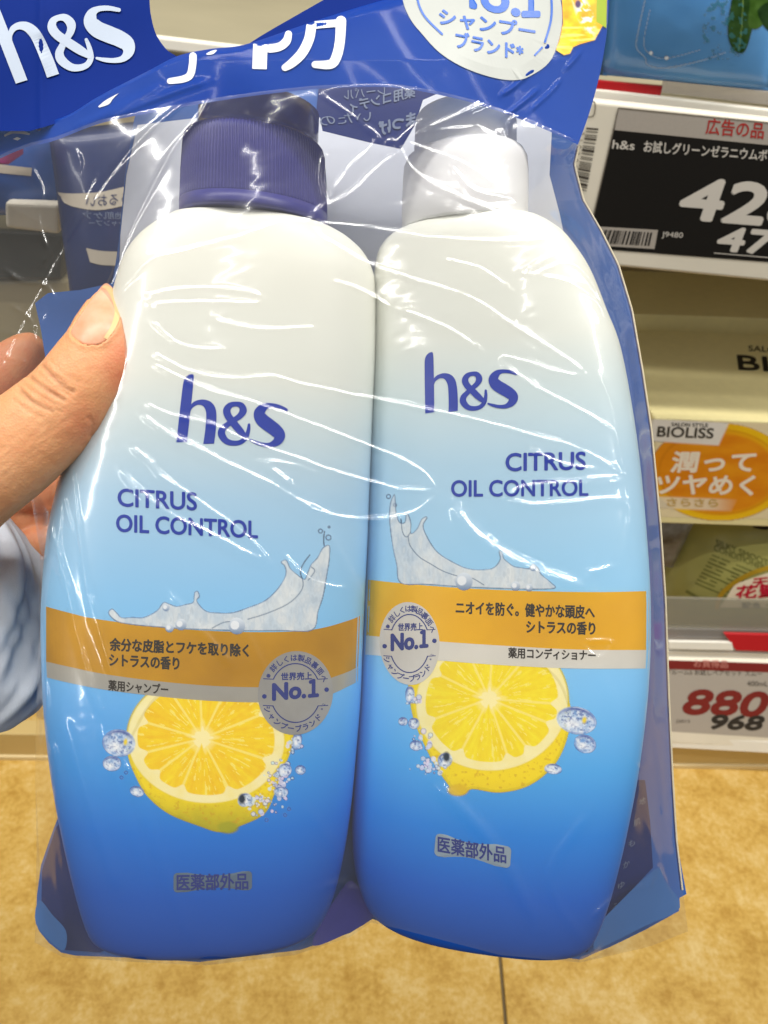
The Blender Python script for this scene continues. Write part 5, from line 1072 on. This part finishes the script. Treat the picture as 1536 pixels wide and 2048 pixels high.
# pad bulge and the raised fold round the nail
dsp += front * (5 * np.exp(-(((hu - 246) / 26) ** 2 + ((hw - 715) / 60) ** 2)))
nailp = [(208, 568), (222, 572), (237, 596), (242, 626), (231, 658), (208, 684), (188, 691), (164, 688), (142, 671), (150, 648), (168, 620), (188, 592)]
dn = polydist(hu, hw, smooth_path(nailp, 4, True), True); inn = inpoly(hu, hw, smooth_path(nailp, 4, True))
dsp += front * np.where(inn, -2.0, 3.0 * np.exp(-(dn / 8.0) ** 2) * (hw > 600))
hvv = hvv + hnn * (dsp * S)[:, None]
red = np.clip(np.exp(-(((hu - 248) / 40) ** 2 + ((hw - 745) / 75) ** 2)) * 0.9 + 0.5 * np.exp(-(((hu - 160) / 50) ** 2 + ((hw - 850) / 40) ** 2)) + 0.45 * (hz < -300), 0, 1) + 0.5 * (fbm(hu * 0.03, hw * 0.03, 44) - 0.5) + 0.35 * (fbm(hu * 0.14, hw * 0.14, 49, 3) - 0.5)
red = np.clip(red, 0, 1); yel = np.clip(fbm(hu * 0.018 + 4, hw * 0.018, 47) * 1.6 - 0.5, 0, 1)[:, None]
colr = (s2l((216, 154, 108)) * (1 - yel) + s2l((220, 164, 120)) * yel) * (1 - red[:, None]) + s2l((206, 118, 84)) * red[:, None]
crd = np.zeros(n_)
for pts in ([(86, 733), (108, 756), (128, 774), (146, 784)], [(62, 756), (92, 780), (128, 800)], [(40, 782), (66, 804), (104, 822)]): crd = np.maximum(crd, front * np.exp(-polydist(hu, hw, smooth_path(pts, 5)) ** 2 / 18))
colr = colr * (1 - 0.25 * crd[:, None]) 
SKIN = bpy.data.materials.new('skin'); SKIN.use_nodes = True; nt = SKIN.node_tree; bs = nt.nodes['Principled BSDF']
at = nt.nodes.new('ShaderNodeAttribute'); at.attribute_name = 'print'; nt.links.new(at.outputs['Color'], bs.inputs['Base Color'])
bs.inputs['Roughness'].default_value = 0.5; bs.inputs['Specular IOR Level'].default_value = 0.35; bs.inputs['Subsurface Weight'].default_value = 0.25; bs.inputs['Subsurface Radius'].default_value = (0.004, 0.0016, 0.0008); bs.inputs['Subsurface Scale'].default_value = 0.8
tc = nt.nodes.new('ShaderNodeTexCoord'); vo = nt.nodes.new('ShaderNodeTexVoronoi'); vo.inputs['Scale'].default_value = 1500; nz = nt.nodes.new('ShaderNodeTexNoise'); nz.inputs['Scale'].default_value = 420; nz.inputs['Detail'].default_value = 6
nt.links.new(tc.outputs['Object'], vo.inputs['Vector']); nt.links.new(tc.outputs['Object'], nz.inputs['Vector'])
ad = nt.nodes.new('ShaderNodeMath'); ad.operation = 'ADD'; nt.links.new(vo.outputs['Distance'], ad.inputs[0]); nt.links.new(nz.outputs['Fac'], ad.inputs[1])
bp = nt.nodes.new('ShaderNodeBump'); bp.inputs['Strength'].default_value = 0.4; bp.inputs['Distance'].default_value = 0.00018; nt.links.new(ad.outputs[0], bp.inputs['Height']); nt.links.new(bp.outputs['Normal'], bs.inputs['Normal'])
PERSON = mesh('person', hvv, hf, SKIN, None, loc=Q(-60, 1200, -400), col=np.column_stack([colr, np.ones(n_)]))
props(PERSON, 'hand of a person in a pale grey blue sleeve, thumb pressed on the clear bag', 'person')
pv = bvh_of(PERSON)
def nail_patch(name, poly, off, material, dome):
    p = smooth_path(poly, 5, True); c = p.mean(0); k = 10; n = len(p)
    q = np.concatenate([[c]] + [lerp(c, p, j / k) for j in range(1, k + 1)]); w_ = np.concatenate([[0]] + [np.full(n, j / k) for j in range(1, k + 1)])
    h = cast(pv, q[:, 0], q[:, 1]); bad = np.isnan(h[:, 0])
    if bad.any():
        good = np.where(~bad)[0]
        for i in np.where(bad)[0]:
            j = good[np.argmin(np.hypot(*(q[good] - q[i]).T))]; dd = -((h[j] - CAMLOC) @ CROT)[2]; h[i] = P(q[i, 0], q[i, 1], dd + 6 * S)
    # even out the skin relief so that the plate is smooth
    dd = -((h - CAMLOC) @ CROT)[:, 2]; A = np.column_stack([np.ones(len(q)), q - c, (q - c) ** 2, (q[:, 0] - c[0]) * (q[:, 1] - c[1])]); co, *_ = np.linalg.lstsq(A, dd, rcond=None); dd = A @ co
    V = P(q[:, 0], q[:, 1], dd - (off + dome * (1 - w_ ** 2)) * S)
    f = [(0, 1 + i, 1 + (i + 1) % n) for i in range(n)] + [(1 + j * n + i, 1 + (j + 1) * n + i, 1 + (j + 1) * n + (i + 1) % n, 1 + j * n + (i + 1) % n) for j in range(k - 1) for i in range(n)]
    V2 = P(q[-n:, 0], q[-n:, 1], dd[-n:] + 7 * S); b0 = len(V); V = np.vstack([V, V2]); e0 = 1 + (k - 1) * n
    f += [(e0 + i, b0 + i, b0 + (i + 1) % n, e0 + (i + 1) % n) for i in range(n)]
    return mesh(name, V, f, material, PERSON)
nail_patch('fingernail', nailp, 3.0, mat('nail_pink', (224, 158, 124), 0.3, spec=0.4, noise=0.05, nscale=200, rgb2=(228, 168, 140), sss=0.2), 3)
b = new_buf(); ribbon(b, [(205, 572), (217, 571), (230, 584), (239, 606), (241, 628), (231, 656), (211, 682), (200, 689)], [(205, 576), (213, 579), (221, 592), (227, 610), (229, 628), (221, 653), (205, 678), (198, 687)])
NB = bvh_of(*[o for o in PERSON.children]); decal('nail_edge', b, NB, mat('nail_edge_ivory', (226, 190, 134), 0.35), PERSON, 0.00012)
# sleeve
sl = []
for i, (v, r_) in enumerate([(1010, 4), (1040, 24), (1075, 52), (1110, 78), (1160, 100), (1230, 108), (1310, 104), (1370, 98), (1400, 84), (1430, 58), (1452, 30), (1460, 8)]): sl.append((v, r_))
sl = smooth_path(np.array(sl, float), 8); na = 120; a = np.linspace(0, 2 * math.pi, na, endpoint=False); rings = []
for v, r_ in sl:
    cc_ = np.stack([np.cos(a), np.sin(a)]); f_ = 0.30 * (fbm(cc_[0] * 1.6 + 5 + v * 0.003, cc_[1] * 1.6 + 5 - v * 0.0045, 55, 3) - 0.5) * 2 + 0.05 * np.abs(np.sin(a * 7 + v * 0.011 + 1.5 * np.sin(v * 0.02)))
    rr = (r_ + 60) * (1 + f_ * np.clip(r_ / 60, 0, 1)); zz = -400
    u_ = -62 + rr * np.cos(a); z_ = zz + rr * 0.9 * np.sin(a)
    rings.append(Q(u_ , np.full(na, v) + 6 * np.sin(a * 3), z_))
tube_loft(rings, 'sleeve', mat('pale_grey_blue_cloth', (204, 211, 222), 0.85, spec=0.1, bump=0.3, bscale=2600, noise=0.04, nscale=80), PERSON)

# ---- pieces of parts go one level deeper
def nest(root, pairs):
    kids = list(root.children)
    for o in kids:
        st = o.name.split('.')[0]
        if st in pairs:
            tgt = [k for k in kids if k.name.split('.')[0] == pairs[st]]
            if tgt and tgt[0] is not o: o.parent = tgt[0]
for t_ in (UT, LT): nest(t_, {'screen_header': 'screen', 'screen_edge': 'screen', 'lettering': 'screen', 'price_digits': 'screen', 'barcode_panel': 'screen', 'barcode': 'frame', 'button_outline': 'frame'})
for t_ in (BL, BR): nest(t_, {'ribbed_grip': 'collar', 'badge_print': 'badge'})
nest(BAG, {'pale_print': 'back_sheet', 'navy_print': 'back_sheet', 'back_lettering': 'back_sheet', 'header_badge': 'header_front', 'header_badge_print': 'header_front', 'citrus_corner_print': 'header_front', 'header_lettering': 'header_front', 'header_emblem': 'header_back'})
nest(PERSON, {'nail_edge': 'fingernail'})
nest(CB, {'front_panel': 'carton_body', 'oval_print': 'carton_body', 'lettering': 'carton_body'})
nest(GB, {'sticker_rim': 'sticker'})
